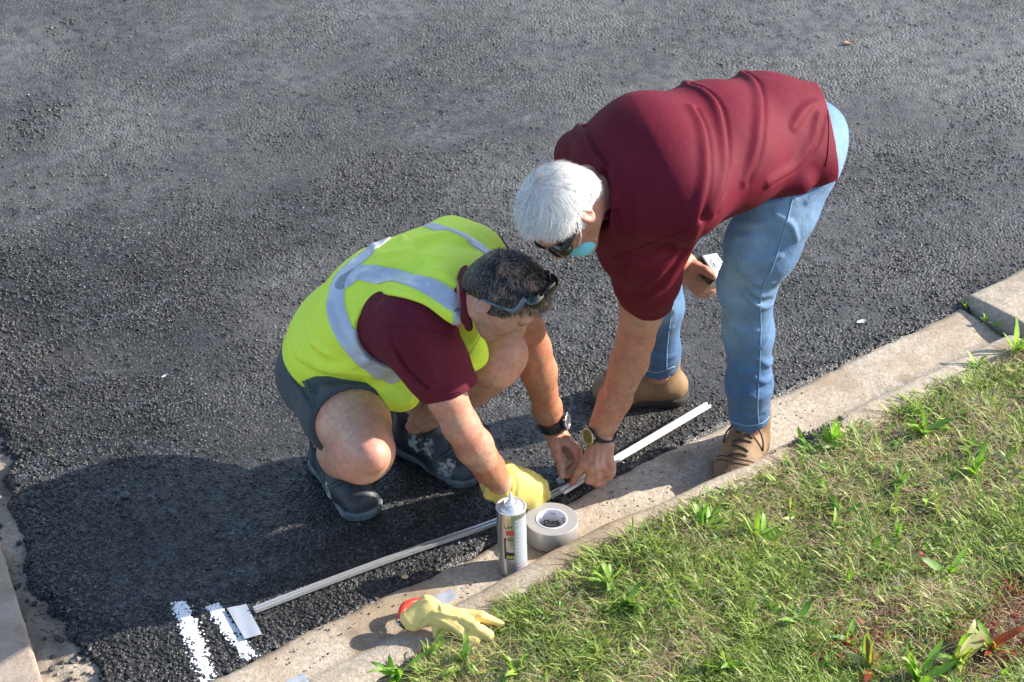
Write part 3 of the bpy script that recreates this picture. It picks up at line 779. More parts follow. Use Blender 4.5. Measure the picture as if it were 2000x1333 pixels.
def clip_patch(name, V, Fq, Nn, sval, off, matr, parent):
    """exact patch of a surface where sval > 0, lifted by off along the normals, with a turned-down edge"""
    T = np.concatenate([Fq[:, [0, 1, 2]], Fq[:, [0, 2, 3]]]); sg = sval[T]; pos = sg > 0; n_ = pos.sum(1)
    L = V + Nn * off; out = [L[T[n_ == 3]].reshape(-1, 3)]; und = []
    for cnt in (1, 2):
        t = T[n_ == cnt]; p = pos[n_ == cnt]
        if not len(t): continue
        k = np.argmax(p if cnt == 1 else ~p, 1); r = np.arange(len(t))
        a, b, c = t[r, k], t[r, (k + 1) % 3], t[r, (k + 2) % 3]
        fb = (sval[a] / (sval[a] - sval[b]))[:, None]; fc = (sval[a] / (sval[a] - sval[c]))[:, None]
        AB = L[a] + (L[b] - L[a]) * fb; AC = L[a] + (L[c] - L[a]) * fc
        ab = AB - (Nn[a]) * (off + .002); ac = AC - Nn[a] * (off + .002)
        if cnt == 1: out.append(np.stack([L[a], AB, AC], 1).reshape(-1, 3)); out.append(np.stack([AB, ab, AC, AC, ab, ac], 1).reshape(-1, 3))
        else: out.append(np.stack([AB, L[b], L[c], AB, L[c], AC], 1).reshape(-1, 3)); out.append(np.stack([AC, ab, AB, AC, ac, ab], 1).reshape(-1, 3))
    A = np.concatenate(out); key = np.round(A * 20000).astype(np.int64)
    _, i0, inv = np.unique(key, axis=0, return_index=True, return_inverse=True)
    F3 = inv.reshape(-1, 3); ok = (F3[:, 0] != F3[:, 1]) & (F3[:, 1] != F3[:, 2]) & (F3[:, 0] != F3[:, 2])
    return link(name, np_mesh(name, A[i0], F3[ok]), matr, parent)
def chain_dist(V, pts):
    d = np.full(len(V), 9.0)
    for i in range(len(pts) - 1): d = np.minimum(d, segdist(V, pts[i], pts[i + 1])[0])
    return d
def vert_normals(V, Fq):
    n = np.cross(V[Fq[:, 2]] - V[Fq[:, 0]], V[Fq[:, 3]] - V[Fq[:, 1]])
    N_ = np.stack([sum(np.bincount(Fq[:, j], n[:, k], len(V)) for j in range(4)) for k in range(3)], 1)
    return N_ / (np.linalg.norm(N_, axis=1)[:, None] + 1e-12)
def hair_obj(name, S, H, mask, colf, lenf, flowf, count, matr, parent, lift, curl, seed, wdt=.0011, capcol=.55):
    V, Fq = H.wrap(S).mesh(H.c - .15, H.c + .15, .003)
    Nn = vert_normals(V, Fq); q = H.loc(V); mk = mask(q)
    Fk = Fq[mk[Fq].all(1)]
    cand = np.where(mk)[0]; r = np.random.RandomState(seed); pk = r.choice(cand, count)
    jit = r.normal(0, .0012, (count, 3))
    base = colf(V[pk], q[pk], r); ln = lenf(q[pk], r); fl = flowf(q[pk])
    fl = fl @ H.R
    SV, SQ, SC = strands(V[pk] + jit - Nn[pk] * .001, Nn[pk], base, ln, fl, wdt, lift, curl, seed)
    used = np.unique(Fk); mp = np.full(len(V), -1); mp[used] = np.arange(len(used))
    cc = colf(V[used], q[used], r) * capcol
    me = np_mesh(name, np.concatenate([V[used], SV]), np.concatenate([mp[Fk], SQ + len(used)]), True, np.concatenate([cc, SC]))
    return link(name, me, matr, parent)
def hair_mat(name): 
    m = mat(name, (.5, .5, .5), .42, attr=True, spec=.5); return m

def watch(name, wrist, axis, face_dir, parent_unused, rr, label, bezel, facecol, scale=1.0, squeeze=.8):
    """strap ring round the wrist (axis) with the case towards face_dir"""
    ax = nz(axis); fd = np.array(face_dir, float); fd = nz(fd - ax * (fd @ ax)); sd = np.cross(ax, fd); w_ = np.array(wrist)
    e = empty(name, w_, label, 'watch')
    V = []; Q = []; n = 40
    prof = [(-.0125, 0), (-.0125, .003), (.0125, .003), (.0125, 0)]
    for i in range(n):
        a = 2 * math.pi * i / n
        for x, h in prof:
            V.append(w_ + ax * x * (1 - .25 * (1 - math.cos(a)) * .5) + fd * math.cos(a) * (rr + h) * squeeze + sd * math.sin(a) * (rr + h))
    for i in range(n):
        for j in range(4): Q.append((i * 4 + j, i * 4 + (j + 1) % 4, ((i + 1) % n) * 4 + (j + 1) % 4, ((i + 1) % n) * 4 + j))
    link('strap', np_mesh('strap', V, np.array(Q), False), M_BLACK, e)
    R = np.stack([sd, ax, fd], 1); c = w_ + fd * (rr * squeeze + .001)
    lathe('case', [(.001, 0), (.0185 * scale, 0), (.0205 * scale, .002), (.0205 * scale, .008), (.0195 * scale, .0095)], M_BLACK, e, (R, c), 36)
    b = lathe('bezel', [(.0202 * scale, .0075), (.0204 * scale, .0098), (.0185 * scale, .0112), (.0150 * scale, .0108), (.0148 * scale, .0095)], bezel, e, (R, c), 36)
    lathe('dial', [(.0001, .0098), (.0150 * scale, .0098)], facecol, e, (R, c), 36)
    for q in range(4):
        a = q * math.pi / 2 + .6; pc = c + sd * math.cos(a) * .0205 * scale + ax * math.sin(a) * .0205 * scale + fd * .006
        pd = sd * math.cos(a) + ax * math.sin(a)
        tube('button', [pc, pc + pd * .0025], .0022, M_STEEL, e, 8)
    return e, (sd, ax, fd, c)

def body_hair(body, parent, segs, count, seed, col=(.10, .06, .035)):
    """fine dark hair on limbs: segs = [(a, b, flow_end, density)]"""
    me = body.data; V = np.empty(len(me.vertices) * 3, np.float32); me.vertices.foreach_get('co', V); V = V.reshape(-1, 3).astype(float)
    Fq = np.empty(len(me.polygons) * 4, np.int32); me.polygons.foreach_get('vertices', Fq); Fq = Fq.reshape(-1, 4); Nn = vert_normals(V, Fq)
    r = np.random.RandomState(seed); vs, ns, fl = [], [], []
    for a, b, rad, cnt in segs:
        d, t = segdist(V, a, b); c = np.where((d < rad) & (t > .02) & (t < .98))[0]
        if not len(c): continue
        k = r.choice(c, cnt); vs.append(V[k] + r.normal(0, .0012, (cnt, 3))); ns.append(Nn[k]); fl.append(np.tile(nz(np.array(b) - a), (cnt, 1)))
    vs, ns, fl = map(np.concatenate, (vs, ns, fl)); n = len(vs)
    SV, SQ, SC = strands(vs, ns, np.array([col]) * r.uniform(.6, 1.8, (n, 1)), r.uniform(.006, .013, n), fl, .00045, .45, .15, seed, 2)
    return link('body_hair', np_mesh('body_hair', SV, SQ, True, SC), hair_mat('limb_hair'), parent)
# ------------------------------------------------------------------ standing man (bent over, maroon polo, jeans)
mA = empty('person', P(1440, 860, 0), 'person bending forward with white hair, maroon polo shirt, faded jeans and blue face mask', 'person')
sA = nz([.37, -.916, -.093])
HA = Head(P(1101, 415, .925), B3(-.76, .166, .615), B3(-.33, -.92, -.16), .80)
nkA = P(1180, 362, .925)
ARM_A = [P(1243, 470, .74), P(1253, 610, .515), P(1241, 662, .43), P(1229, 705, .36), P(1201, 780, .235), P(1175, 836, .145)]
ARM_Ar = [.055, .047, .042, .0435, .034, .0285]
WA = P(1174, 842, .135)
fA = [[P(1143, 905, .085), P(1128, 925, .055), P(1120, 940, .035), P(1114, 952, .018)],
      [P(1153, 913, .080), P(1150, 938, .042), P(1165, 946, .026), P(1180, 945, .022)],
      [P(1163, 914, .080), P(1166, 932, .048), P(1180, 936, .034), P(1192, 934, .030)],
      [P(1172, 908, .082), P(1184, 921, .060), P(1190, 927, .050), P(1195, 929, .044)]]
tA = [P(1185, 872, .115), P(1188, 895, .092), P(1194, 910, .074), P(1197, 922, .060)]
fAr = [[P(1358, 540, .455), P(1378, 553, .435), P(1394, 556, .42), P(1402, 549, .425)],
       [P(1352, 545, .44), P(1374, 563, .42), P(1391, 566, .405), P(1404, 559, .41)],
       [P(1347, 549, .43), P(1368, 568, .41), P(1384, 573, .395), P(1399, 566, .40)],
       [P(1345, 552, .42), P(1362, 571, .405), P(1376, 577, .39), P(1390, 572, .395)]]
tAr = [P(1343, 515, .475), P(1360, 521, .482), P(1378, 529, .482), P(1394, 541, .475)]
SB = SDF()
HA.build(SB, nkA)
SB.u(ecap(nkA, P(1300, 335, .90), .06, .10, sA, 1.3), .03)
SB.u(ecap(P(1300, 335, .90), P(1520, 285, .88), .08, .06, sA, 1.25), .03)
SB.u(cap(P(1210, 385, .83), ARM_A[0], .05, .05), .03)
for i in range(5): SB.u(cap(ARM_A[i], ARM_A[i + 1], ARM_Ar[i], ARM_Ar[i + 1]), .012)
SB.u(ecap(ARM_A[4], WA, .030, .023, B3(1, .1, .2), 1.25), .015)
hand(SB, WA, fA, tA, .0085, .0135)
SB.u(cap(nkA, P(1140, 300, .80), .05, .05), .03)
rwA = P(1336, 520, .47)
SB.u(cap(P(1140, 300, .80), P(1235, 420, .62), .05, .042), .01); SB.u(cap(P(1235, 420, .62), P(1318, 508, .49), .042, .034), .01)
SB.u(ecap(P(1318, 508, .49), rwA, .032, .027, B3(0, 1, .2), 1.2), .01)
hand(SB, rwA, fAr, tAr, .0085, .0145)
# legs inside the jeans
LEG_A = [P(1580, 322, .84), P(1524, 408, .75), P(1488, 480, .66), P(1458, 558, .535), P(1462, 650, .395), P(1463, 750, .24), P(1463, 828, .090)]
RLG_A = [P(1520, 268, .84), P(1392, 358, .71), P(1283, 498, .475), P(1288, 600, .33), P(1285, 685, .18), P(1285, 722, .110)]
for ch in (LEG_A, RLG_A):
    rr = np.interp(np.linspace(0, 1, len(ch)), [0, .5, .8, 1], [.055, .045, .040, .036])
    for i in range(len(ch) - 1): SB.u(cap(ch[i], ch[i + 1], rr[i], rr[i + 1]), .02)
def colA(V):
    c = HA.colour(V, (.46, .235, .155), .0)
    t = np.clip(1 - np.linalg.norm(V - WA, axis=1) / .12, 0, 1)
    for f in fA:
        for q in f[1:3]: c = c * (1 - .3 * gauss(V, q, .009)[:, None]) + np.array((.47, .19, .13)) * .3 * gauss(V, q, .009)[:, None]
    arm = np.exp(-np.minimum(segdist(V, ARM_A[1], ARM_A[3])[0], 9) / .05)
    m1 = fbm(V, 38, 5, 4)[:, None]; m2 = fbm(V, 14, 15, 3)[:, None]; c = c * (1 + .18 * (m1 - .5) * 2) * np.array([1, 1 - .16 * 1, 1 - .16 * 1]) ** np.clip((m2 - .45) * 6, 0, 1)
    el = gauss(V, P(1270, 650, .44), .045)[:, None] + gauss(V, WA, .06)[:, None] * .6; c = c * (1 - .2 * np.clip(el, 0, 1) * np.array([.1, .7, .7]))
    return nails(c, V, [(fA[0][3] + T_ * .006, 0), (tA[3] + T_ * .006, 0), (tAr[3] + T_ * .007, 0)])
SBb = SB.copy()
for pts in ([(1150, 906), (1146, 918), (1141, 930)], [(1160, 916), (1161, 930), (1168, 939), (1186, 941)], [(1171, 911), (1178, 924), (1192, 929)], [(1186, 905), (1190, 915)]): SB.fold(SBb, curve2(pts, 5), .0042, .003, -.1, 's')
for pts in ([(1158, 868), (1154, 885), (1149, 902)], [(1166, 868), (1165, 888), (1163, 908)], [(1175, 872), (1176, 888), (1173, 902)]): SB.fold(SBb, curve2(pts, 5), .0034, .006, .0)
for q in (fA[0][1], fA[1][1], fA[2][1], fA[0][0], fA[1][0], fA[2][0]): SB.u(cap(q + T_ * .003, q + T_ * .0035, .0095, .0095), .006)
SBf = None
for pts in ([(1362, 548), (1378, 558), (1392, 561)], [(1356, 554), (1372, 568), (1388, 570)], [(1352, 560), (1366, 575), (1380, 576)]): SB.fold(SBb, curve2(pts, 5), .003, .004, .1, 's')
lo, hi = bounds([HA.c, *ARM_A, *fA[0], *fA[1], *LEG_A, *RLG_A, rwA, *fAr[0]], .14)
bodyA = sdf_obj('body', SB, lo, hi, .003, M_SKIN, mA, colA)
body_hair(bodyA, mA, [(ARM_A[2], WA, .055, 1400)], 0, 3, (.22, .15, .10))

# --- polo shirt
def torsoA(off=0):
    S = SDF()
    S.u(ecap(P(1590, 264, .860), P(1500, 262, .885), .106 + off, .114 + off, sA, 1.30), .03)
    S.u(ecap(P(1500, 262, .885), P(1400, 288, .93), .112 + off, .116 + off, sA, 1.32), .05)
    S.u(ecap(P(1400, 286, .925), P(1290, 324, .945), .116 + off, .120 + off, sA, 1.40), .05)
    S.u(cap(P(1142, 302, .86), P(1245, 290, .965), .056 + off, .088 + off), .07)
    S.u(ecap(P(1290, 330, .945), P(1205, 365, .915), .122 + off, .092 + off, sA, 1.55), .05)
    S.u(cap(P(1225, 420, .835), P(1243, 478, .745), .092 + off, .080 + off), .05)
    S.u(cap(P(1170, 330, .84), P(1132, 302, .81), .072 + off, .050 + off), .05)
    S.u(cap(P(1132, 302, .80), P(1180, 380, .68), .050 + off, .050 + off), .03)
    return S
SH = torsoA()
slA = [P(1243, 478, .735), P(1262, 545, .62), P(1262, 582, .55)]
SH.u(cap(slA[0], slA[1], .080, .070), .03); SH.u(cap(slA[1], slA[2], .070, .062), .02)
SH.u(cap(P(1330, 400, .83), P(1275, 540, .63), .075, .030), .06)      # cloth bridging armpit and sleeve

SH.u(cap(P(1530, 312, .87), P(1600, 322, .86), .050, .036), .04); SH.u(cap(P(1480, 345, .86), P(1562, 358, .85), .030, .022), .03)
SHb = SH.copy()
F = lambda pts, r=.010, k=.016, sink=.35, op='u': SH.fold(SHb, pts, r, k, sink, op)
# long thin folds sweeping round the body at the waist (from the photograph)
def ridge(p, r, k=.020, both=True):
    F(curve2(p), r, k, .15)
    if both: F(curve2([(x + 10, y + 2) for x, y in p]), r * .5, .012, .2, 's')
ridge([(1338, 163), (1372, 176), (1398, 205), (1410, 255), (1414, 310), (1408, 365), (1390, 415)], .0065)
ridge([(1350, 210), (1368, 245), (1377, 290), (1378, 345), (1366, 400), (1352, 445)], .006)
ridge([(1445, 140), (1470, 158), (1482, 195), (1482, 245), (1474, 300), (1452, 355)], .0065)
ridge([(1600, 225), (1585, 280), (1550, 325), (1500, 358)], .0065)
F(curve2([(1600, 200), (1572, 215), (1548, 250)]), .006, .016, .1)
# shoulder and collar folds
ridge([(1130, 245), (1144, 272), (1160, 300), (1182, 325)], .008)
ridge([(1168, 330), (1180, 370), (1192, 410), (1200, 455)], .009)
F(curve2([(1200, 330), (1204, 360), (1202, 400)]), .008, .018, .1)
F(curve2([(1245, 380), (1248, 420), (1240, 475)]), .006, .016, .1)
F(curve2([(1200, 508), (1228, 503), (1258, 516), (1290, 502)]), .008, .014, .2)
ridge([(1362, 440), (1335, 495), (1298, 550), (1262, 584)], .007, .02, False)
ridge([(1340, 452), (1312, 500), (1280, 540), (1250, 562)], .006, .02, False)
ridge([(1350, 475), (1328, 520), (1302, 555)], .006, .02, False)
F(curve2([(1222, 520), (1226, 555), (1236, 590)]), .006, .014, .1)
# openings
slx = nz(slA[2] - slA[1]); slc = P(1256, 582, .55)
SH.inter(plane(slc + slx * .0, slx * .92 + X_ * -.18), .006)
SH.sub(cap(slA[1] + slx * .045, slA[2] + slx * .2, .052, .060), .004)
hem = P(1622, 262, .90)
SH.inter(plane(hem + X_ * .0, B3(1, .16, .0)), .004)
SH.sub(ecap(P(1608, 272, .865), P(1700, 280, .84), .086, .10, sA, 1.2), .004)
SH.sub(cap(HA.w(0, -.02, -.05), nkA + (HA.c - nkA) * .45, .066, .064), .004)
lo, hi = bounds([P(1095, 300, .80), P(1640, 260, .93), P(1430, 300, .80), slc, P(1300, 330, .97)], .32)
shirtA = sdf_obj('polo_shirt', SH, lo, hi, .0034, M_MAROON, mA)
# collar stand and seams
def on(S, pts, out=.001):
    H_ = S.hit(pts); ok_ = np.abs(S.ev(H_.astype(np.float32))) < .003; H_ = H_[ok_]; pts = [p for p, k_ in zip(pts, ok_) if k_]; return H_ - np.array([nz(ray(*q)) for q in pts]) * out
tube('sleeve_seam', on(SH, curve2([(1202, 503), (1250, 484), (1300, 465), (1345, 452)], 8)), .0014, M_MAROON, shirtA, 5)
tube('hem_stitch', on(SH, curve2([(1616, 200), (1619, 250), (1617, 300), (1613, 325)], 6)), .0012, M_MAROON, shirtA, 5)
col_pts = [P(1130, 310, .91), P(1154, 320, .945), P(1170, 350, .955), P(1179, 388, .94), P(1182, 425, .91)]
CS = SDF().u(chain(catmull(col_pts, 5), list(np.interp(np.arange(21), [0, 6, 14, 20], [.008, .009, .008, .003]))), .01).u(chain(catmull([q + X_ * .012 - _up * .002 - T_ * .012 for q in col_pts], 5), list(np.interp(np.arange(21), [0, 6, 14, 20], [.012, .014, .012, .005]))), .016)
sdf_obj('collar', CS, *bounds(col_pts, .03), .003, M_MAROON, shirtA)

# --- jeans
J = SDF()
J.u(ell(P(1578, 288, .85), (.066, .090, .080)), .03)
J.u(ecap(P(1555, 288, .85), P(1578, 268, .865), .082, .080, sA, 1.18), .03)
J.u(cap(P(1600, 258, .87), P(1598, 305, .82), .056, .054), .03)
for ch, rs in ((LEG_A, [.068, .077, .078, .061, .053, .050, .049]), (RLG_A, [.078, .062, .058, .053, .049, .050])):
    for i in range(len(ch) - 1): J.u(cap(ch[i], ch[i + 1], rs[i], rs[i + 1]), .03)
Jb = J.copy()
G = lambda pts, r=.008, k=.014, sink=.3, op='u': J.fold(Jb, curve2(pts, 5), r, k, sink, op)
for pts in ([(1468, 548), (1490, 555), (1508, 552)], [(1462, 562), (1485, 578), (1508, 572)], [(1470, 590), (1490, 600), (1508, 596)], [(1455, 572), (1470, 586), (1484, 588)],
            [(1440, 802), (1462, 812), (1490, 800)], [(1458, 770), (1480, 778), (1503, 768)], [(1470, 735), (1490, 745), (1505, 738)], [(1478, 700), (1500, 712), (1508, 700)],
            [(1430, 432), (1465, 438), (1500, 436)], [(1445, 392), (1480, 398), (1530, 392)], [(1540, 380), (1580, 368), (1625, 340)], [(1575, 395), (1600, 372), (1635, 345)], [(1515, 420), (1545, 440), (1556, 470)],
            [(1264, 640), (1285, 650), (1312, 640)], [(1270, 690), (1290, 700), (1318, 694)], [(1425, 470), (1455, 462), (1490, 470)], [(1450, 505), (1480, 512), (1525, 500)], [(1432, 640), (1455, 650), (1480, 644)], [(1500, 660), (1486, 676), (1462, 684)], [(1430, 720), (1452, 728), (1478, 720)]): G(pts, .0068, .009)
for pts in ([(1465, 556), (1488, 566), (1508, 562)], [(1465, 578), (1488, 590), (1506, 586)], [(1445, 810), (1465, 822), (1492, 812)], [(1468, 752), (1490, 760), (1505, 752)], [(1560, 382), (1590, 366), (1628, 338)]): G(pts, .005, .010, .3, 's')
for a, b in ((LEG_A[-2], LEG_A[-1]), (RLG_A[-2], RLG_A[-1])):
    ax = nz(b - a); J.inter(plane(b + ax * .004, ax + np.array([0, -.10, 0])), .003); J.sub(cap(b - ax * .02, b + ax * .05, .048, .052), .003)
J.inter(plane(P(1560, 262, .96), B3(-.35, .85, .2)), .01) if False else None
def colJ(V):
    q = np.array([(.070, .145, .285)]); c = np.tile(q, (len(V), 1))
    fade = np.zeros(len(V))
    for a, b, r in ((P(1470, 420, .80), P(1440, 560, .56), .07), (P(1600, 300, .95), P(1560, 430, .80), .10), (P(1440, 560, .56), P(1440, 640, .42), .05), (P(1280, 480, .55), P(1280, 600, .37), .05)):
        d, t = segdist(V, a, b); fade = np.maximum(fade, np.exp(-(d / r) ** 2))
    d, t = segdist(V, P(1620, 240, .95), P(1655, 300, .88)); fade = np.maximum(fade, .55 * np.exp(-(d / .1) ** 2))
    n = fbm(V, 18, 81); fade = np.clip(fade * (.75 + .5 * n) + .12 * (fbm(V, 50, 83) - .4), 0, 1)
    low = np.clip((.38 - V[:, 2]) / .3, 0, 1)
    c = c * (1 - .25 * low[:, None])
    return c * (1 - fade[:, None]) + np.array((.23, .35, .48)) * fade[:, None]
lo, hi = bounds([*LEG_A, *RLG_A, P(1640, 290, .85)], .16)
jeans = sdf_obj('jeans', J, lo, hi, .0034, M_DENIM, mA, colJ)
tube('seam', on(J, curve2([(1552, 372), (1535, 440), (1510, 520), (1487, 575), (1486, 640), (1484, 720), (1480, 790), (1482, 828)], 7), .0005), .0016, M_SEAM, jeans, 5)
tube('seam', on(J, curve2([(1320, 560), (1310, 620), (1303, 680), (1302, 722)], 6), .0005), .0014, M_SEAM, jeans, 5)
tube('seam', on(J, curve2([(1419, 818), (1440, 828), (1465, 832), (1490, 826), (1503, 814)], 6), .0005), .0012, M_SEAM, jeans, 5)
tube('seam', on(J, curve2([(1262, 724), (1285, 728), (1318, 716)], 6), .0005), .0012, M_SEAM, jeans, 5)
tube('pocket_seam', on(J, curve2([(1628, 272), (1640, 268), (1652, 264)], 6), .0005), .0014, M_SEAM, jeans, 5)
tube('pocket_seam', on(J, curve2([(1630, 268), (1634, 300), (1632, 340), (1628, 355)], 6), .0005), .0014, M_SEAM, jeans, 5)
tube('pocket_seam', on(J, curve2([(1634, 330), (1648, 328), (1656, 326)], 6), .0005), .0014, M_SEAM, jeans, 5)
belt = catmull([P(1560, 160, .94), P(1578, 168, .935), P(1596, 182, .93), P(1610, 204, .915)], 6)
tube('belt', belt, [.009] * len(belt), M_BLACK, mA, 8)

# --- boots
def colBoot(tip):
    def f(V):
        c = np.tile(np.array((.21, .125, .06)), (len(V), 1)); n = fbm(V, 30, 91)
        g = np.clip(gauss(V, tip, .045) * 1.5 * (.5 + n), 0, 1)[:, None] * .8
        c = c * (1 - g) + np.array((.05, .04, .035)) * g
        d = np.clip((.05 - V[:, 2]) / .04, 0, 1)[:, None] * .35
        return c * (1 - d) + np.array((.15, .12, .09)) * d
    return f
aL = P(1467, 822, .082); dL = np.array([-.34, -.94, 0]); shoe('boot', aL, dL, -.024, M_BOOT, mA, .265, .049, .03, colBoot(aL + dL * .19 + [0, 0, -.04]))
aR = P(1290, 722, .095); tip = P(1180, 760, .04); shoe('boot', aR, tip - aR, .003, M_BOOT, mA, .238, .045, .03, colBoot(aR + nz(tip - aR) * .18 + [0, 0, -.04]))

# --- white hair
SHR = SDF(); SHR.u(ell(HA.p(0, -.012, .034), (.086, .106, .092), HA.R), .01); SHR.u(ell(HA.p(0, .022, .036), (.074, .080, .074), HA.R), .04)
SHR.u(ell(HA.p(0, -.075, -.02), (.066, .045, .06), HA.R), .03)
def maskA(q):   # keep off the face, ears and nape
    l, f, u = q.T
    line = np.interp(f, [-.13, -.05, -.02, .005, .02, .045, .062, .08, .12], [-.10, -.068, -.012, -.018, .006, .046, .078, .094, .11])
    return u > line + .006 * np.sin(l * 160)
def colHA(V, q, r):
    g = r.uniform(.78, 1.05, (len(q), 1)); c = np.array((.84, .83, .80)) * g
    gr = np.clip((q[:, 1] - .03) / .05, 0, 1) * np.clip((-q[:, 0] + .035) / .05, 0, 1) * .0
    dk = (r.rand(len(q)) < .16)[:, None]; c = np.where(dk, c * .55, c)
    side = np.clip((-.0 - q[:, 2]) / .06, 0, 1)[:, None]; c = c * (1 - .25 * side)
    whorl = np.exp(-((q[:, 0] - .01) ** 2 + (q[:, 1] + .045) ** 2) / .012 ** 2) * (q[:, 2] > .05)
    return c * (1 - whorl[:, None] * .5) + np.array((.55, .33, .25)) * whorl[:, None] * .5
def flowA(q):
    w0 = np.array([.01, -.045, .11]); d = q - w0; d[:, 1] += .6 * np.clip(q[:, 1] + .03, -1, 1) * (q[:, 2] > .04)
    ln = np.linalg.norm(d, axis=1)[:, None] + 1e-6; sw_ = np.cross(np.array([0, 0, 1.0]), d / ln)
    return d / ln + .35 * sw_
hair_obj('hair', SHR, HA, maskA, colHA, lambda q, r: r.uniform(.016, .034, len(q)) * np.clip(.55 + (q[:, 2]) * 6, .35, 1.0) * np.clip(1.15 - q[:, 1] * 8, .40, 1.1), flowA, 17000, hair_mat('white_hair'), mA, .16, .08, 5, .0010, .8)

# --- wrap-around dark glasses, mask
def shell(name, H, pts_lfu, th, matr, parent, res=.002):
    pass
e = empty('sunglasses', HA.w(0, .09, 0), 'black wraparound sunglasses worn by the white-haired man', 'sunglasses')
GS = SDF()
for q in (-1, 1):
    GS.u(ell(HA.p(q * .036, .080, .004), (.043, .030, .027), HA.R), .004)
GS.sub(ell(HA.p(0, .058, .004), (.068, .040, .05), HA.R), .002)
sdf_obj('lens', HA.wrap(GS), HA.c - .13, HA.c + .13, .0022, M_LENS, e)
for q in (-1, 1):
    tube('temple', catmull([HA.w(q * .064, .082, .012), HA.w(q * .078, .05, .013), HA.w(q * .082, .01, .012), HA.w(q * .083, -.02, .016), HA.w(q * .080, -.035, .006)], 5), np.interp(np.linspace(0, 1, 21), [0, .4, 1], [.010, .006, .003]), M_BLACK, e, 8)
MS = SDF(); MS.u(ell(HA.p(0, .056, -.075), (.055, .046, .044), HA.R), .01); MS.inter(plane(HA.p(0, .038, -.07), -nz(HA.f - HA.u * .35)), .003).inter(plane(HA.p(0, .09, -.040), nz(HA.u + HA.f * .25)), .003)
e2 = empty('face_mask', HA.w(0, .1, -.05), 'light blue surgical face mask worn by the white-haired man', 'mask')
sdf_obj('mask_cloth', HA.wrap(MS), HA.c - .15, HA.c + .15, .0022, M_MASK, e2)
for q in (-1, 1):
    tube('ear_loop', catmull([HA.w(q * .060, .062, -.035), HA.w(q * .084, .034, -.010), HA.w(q * .090, -.002, .022), HA.w(q * .092, -.030, .020), HA.w(q * .088, -.036, -.010), HA.w(q * .072, -.01, -.045), HA.w(q * .055, .04, -.085)], 6), .0014, M_WHITE, e2, 6)
M_LCD = mat('olive_lcd', (.16, .17, .05), .2, noise=(200, .4))
wxA = nz(WA - ARM_A[4])
watch('wristwatch', P(1174, 846, .133) - wxA * .0, wxA, B3(-.55, .15, .8), None, .036, 'large black wristwatch with a gold bezel on the bent white-haired man\'s wrist', M_GOLD, M_LCD, 1.05, .85)
# ------------------------------------------------------------------ crouching man (yellow vest, grey shorts)
mB = empty('person', P(760, 960, 0), 'person crouching in a fluorescent yellow safety vest over a maroon T-shirt and dark grey shorts', 'person')
sB = nz([.62, .78, 0])
HB = Head(P(981, 578, .72), B3(.68, .36, .63), B3(.58, -.77, -.19), .80)
nkB = P(906, 572, .655)
ARB = [P(812, 640, .60), P(872, 775, .46), P(900, 832, .385), P(926, 872, .31), P(955, 915, .21), P(975, 942, .15)]
ARBr = [.053, .042, .039, .041, .034, .029]
ALB = [P(968, 520, .64), P(1028, 640, .43), P(1041, 682, .365), P(1052, 725, .30), P(1068, 796, .18), P(1077, 826, .13)]
ALBr = [.036, .040, .040, .041, .030, .026]
WB = P(1079, 833, .12)
fB = [[P(1126, 880, .085), P(1132, 907, .055), P(1122, 921, .042), P(1109, 931, .036)],
      [P(1122, 876, .070), P(1130, 904, .040), P(1121, 917, .028), P(1110, 925, .024)],
      [P(1116, 876, .058), P(1124, 900, .030), P(1115, 912, .020), P(1106, 918, .018)],
      [P(1108, 878, .050), P(1115, 897, .026), P(1108, 906, .018), P(1100, 911, .015)]]
tB = [P(1083, 862, .100), P(1089, 888, .082), P(1096, 908, .062), P(1098, 930, .042)]
RLB = [P(640, 735, .29), P(690, 825, .335), P(713, 880, .345)]
RSB = [P(706, 893, .33), P(672, 885, .235), P(655, 885, .15), P(650, 880, .11)]
LLB = [P(735, 712, .27), P(880, 705, .36), P(978, 692, .415)]
LSB = [P(968, 712, .395), P(920, 748, .29), P(860, 790, .19), P(815, 822, .115)]
SB = SDF(); HB.build(SB, nkB)
SB.u(ecap(P(650, 705, .30), P(760, 610, .52), .10, .10, sB, 1.25), .03); SB.u(ecap(P(760, 610, .52), nkB, .10, .06, sB, 1.3), .03)
SB.u(cap(nkB, ARB[0], .05, .05), .03); SB.u(cap(nkB, ALB[0], .04, .036), .03)
for A_, R_ in ((ARB, ARBr), (ALB, ALBr)):
    for i in range(5): SB.u(cap(A_[i], A_[i + 1], R_[i], R_[i + 1]), .014)
SB.u(ecap(ALB[4], WB, .028, .022, B3(1, .3, .1), 1.22), .012)
hand(SB, WB, fB, tB, .0085, .0135)
for ch, rs in ((RLB, [.085, .079, .066]), (LLB, [.082, .076, .062])):
    for i in range(2): SB.u(cap(ch[i], ch[i + 1], rs[i], rs[i + 1]), .02)
for ch, rs in ((RSB, [.060, .058, .042, .036]), (LSB, [.058, .056, .042, .035])):
    for i in range(3): SB.u(cap(ch[i], ch[i + 1], rs[i], rs[i + 1]), .007)
SB.u(ell(P(722, 888, .375), (.040, .037, .037)), .03)      # knee cap
SB.u(cap(RLB[0], LLB[0], .08, .08), .03)
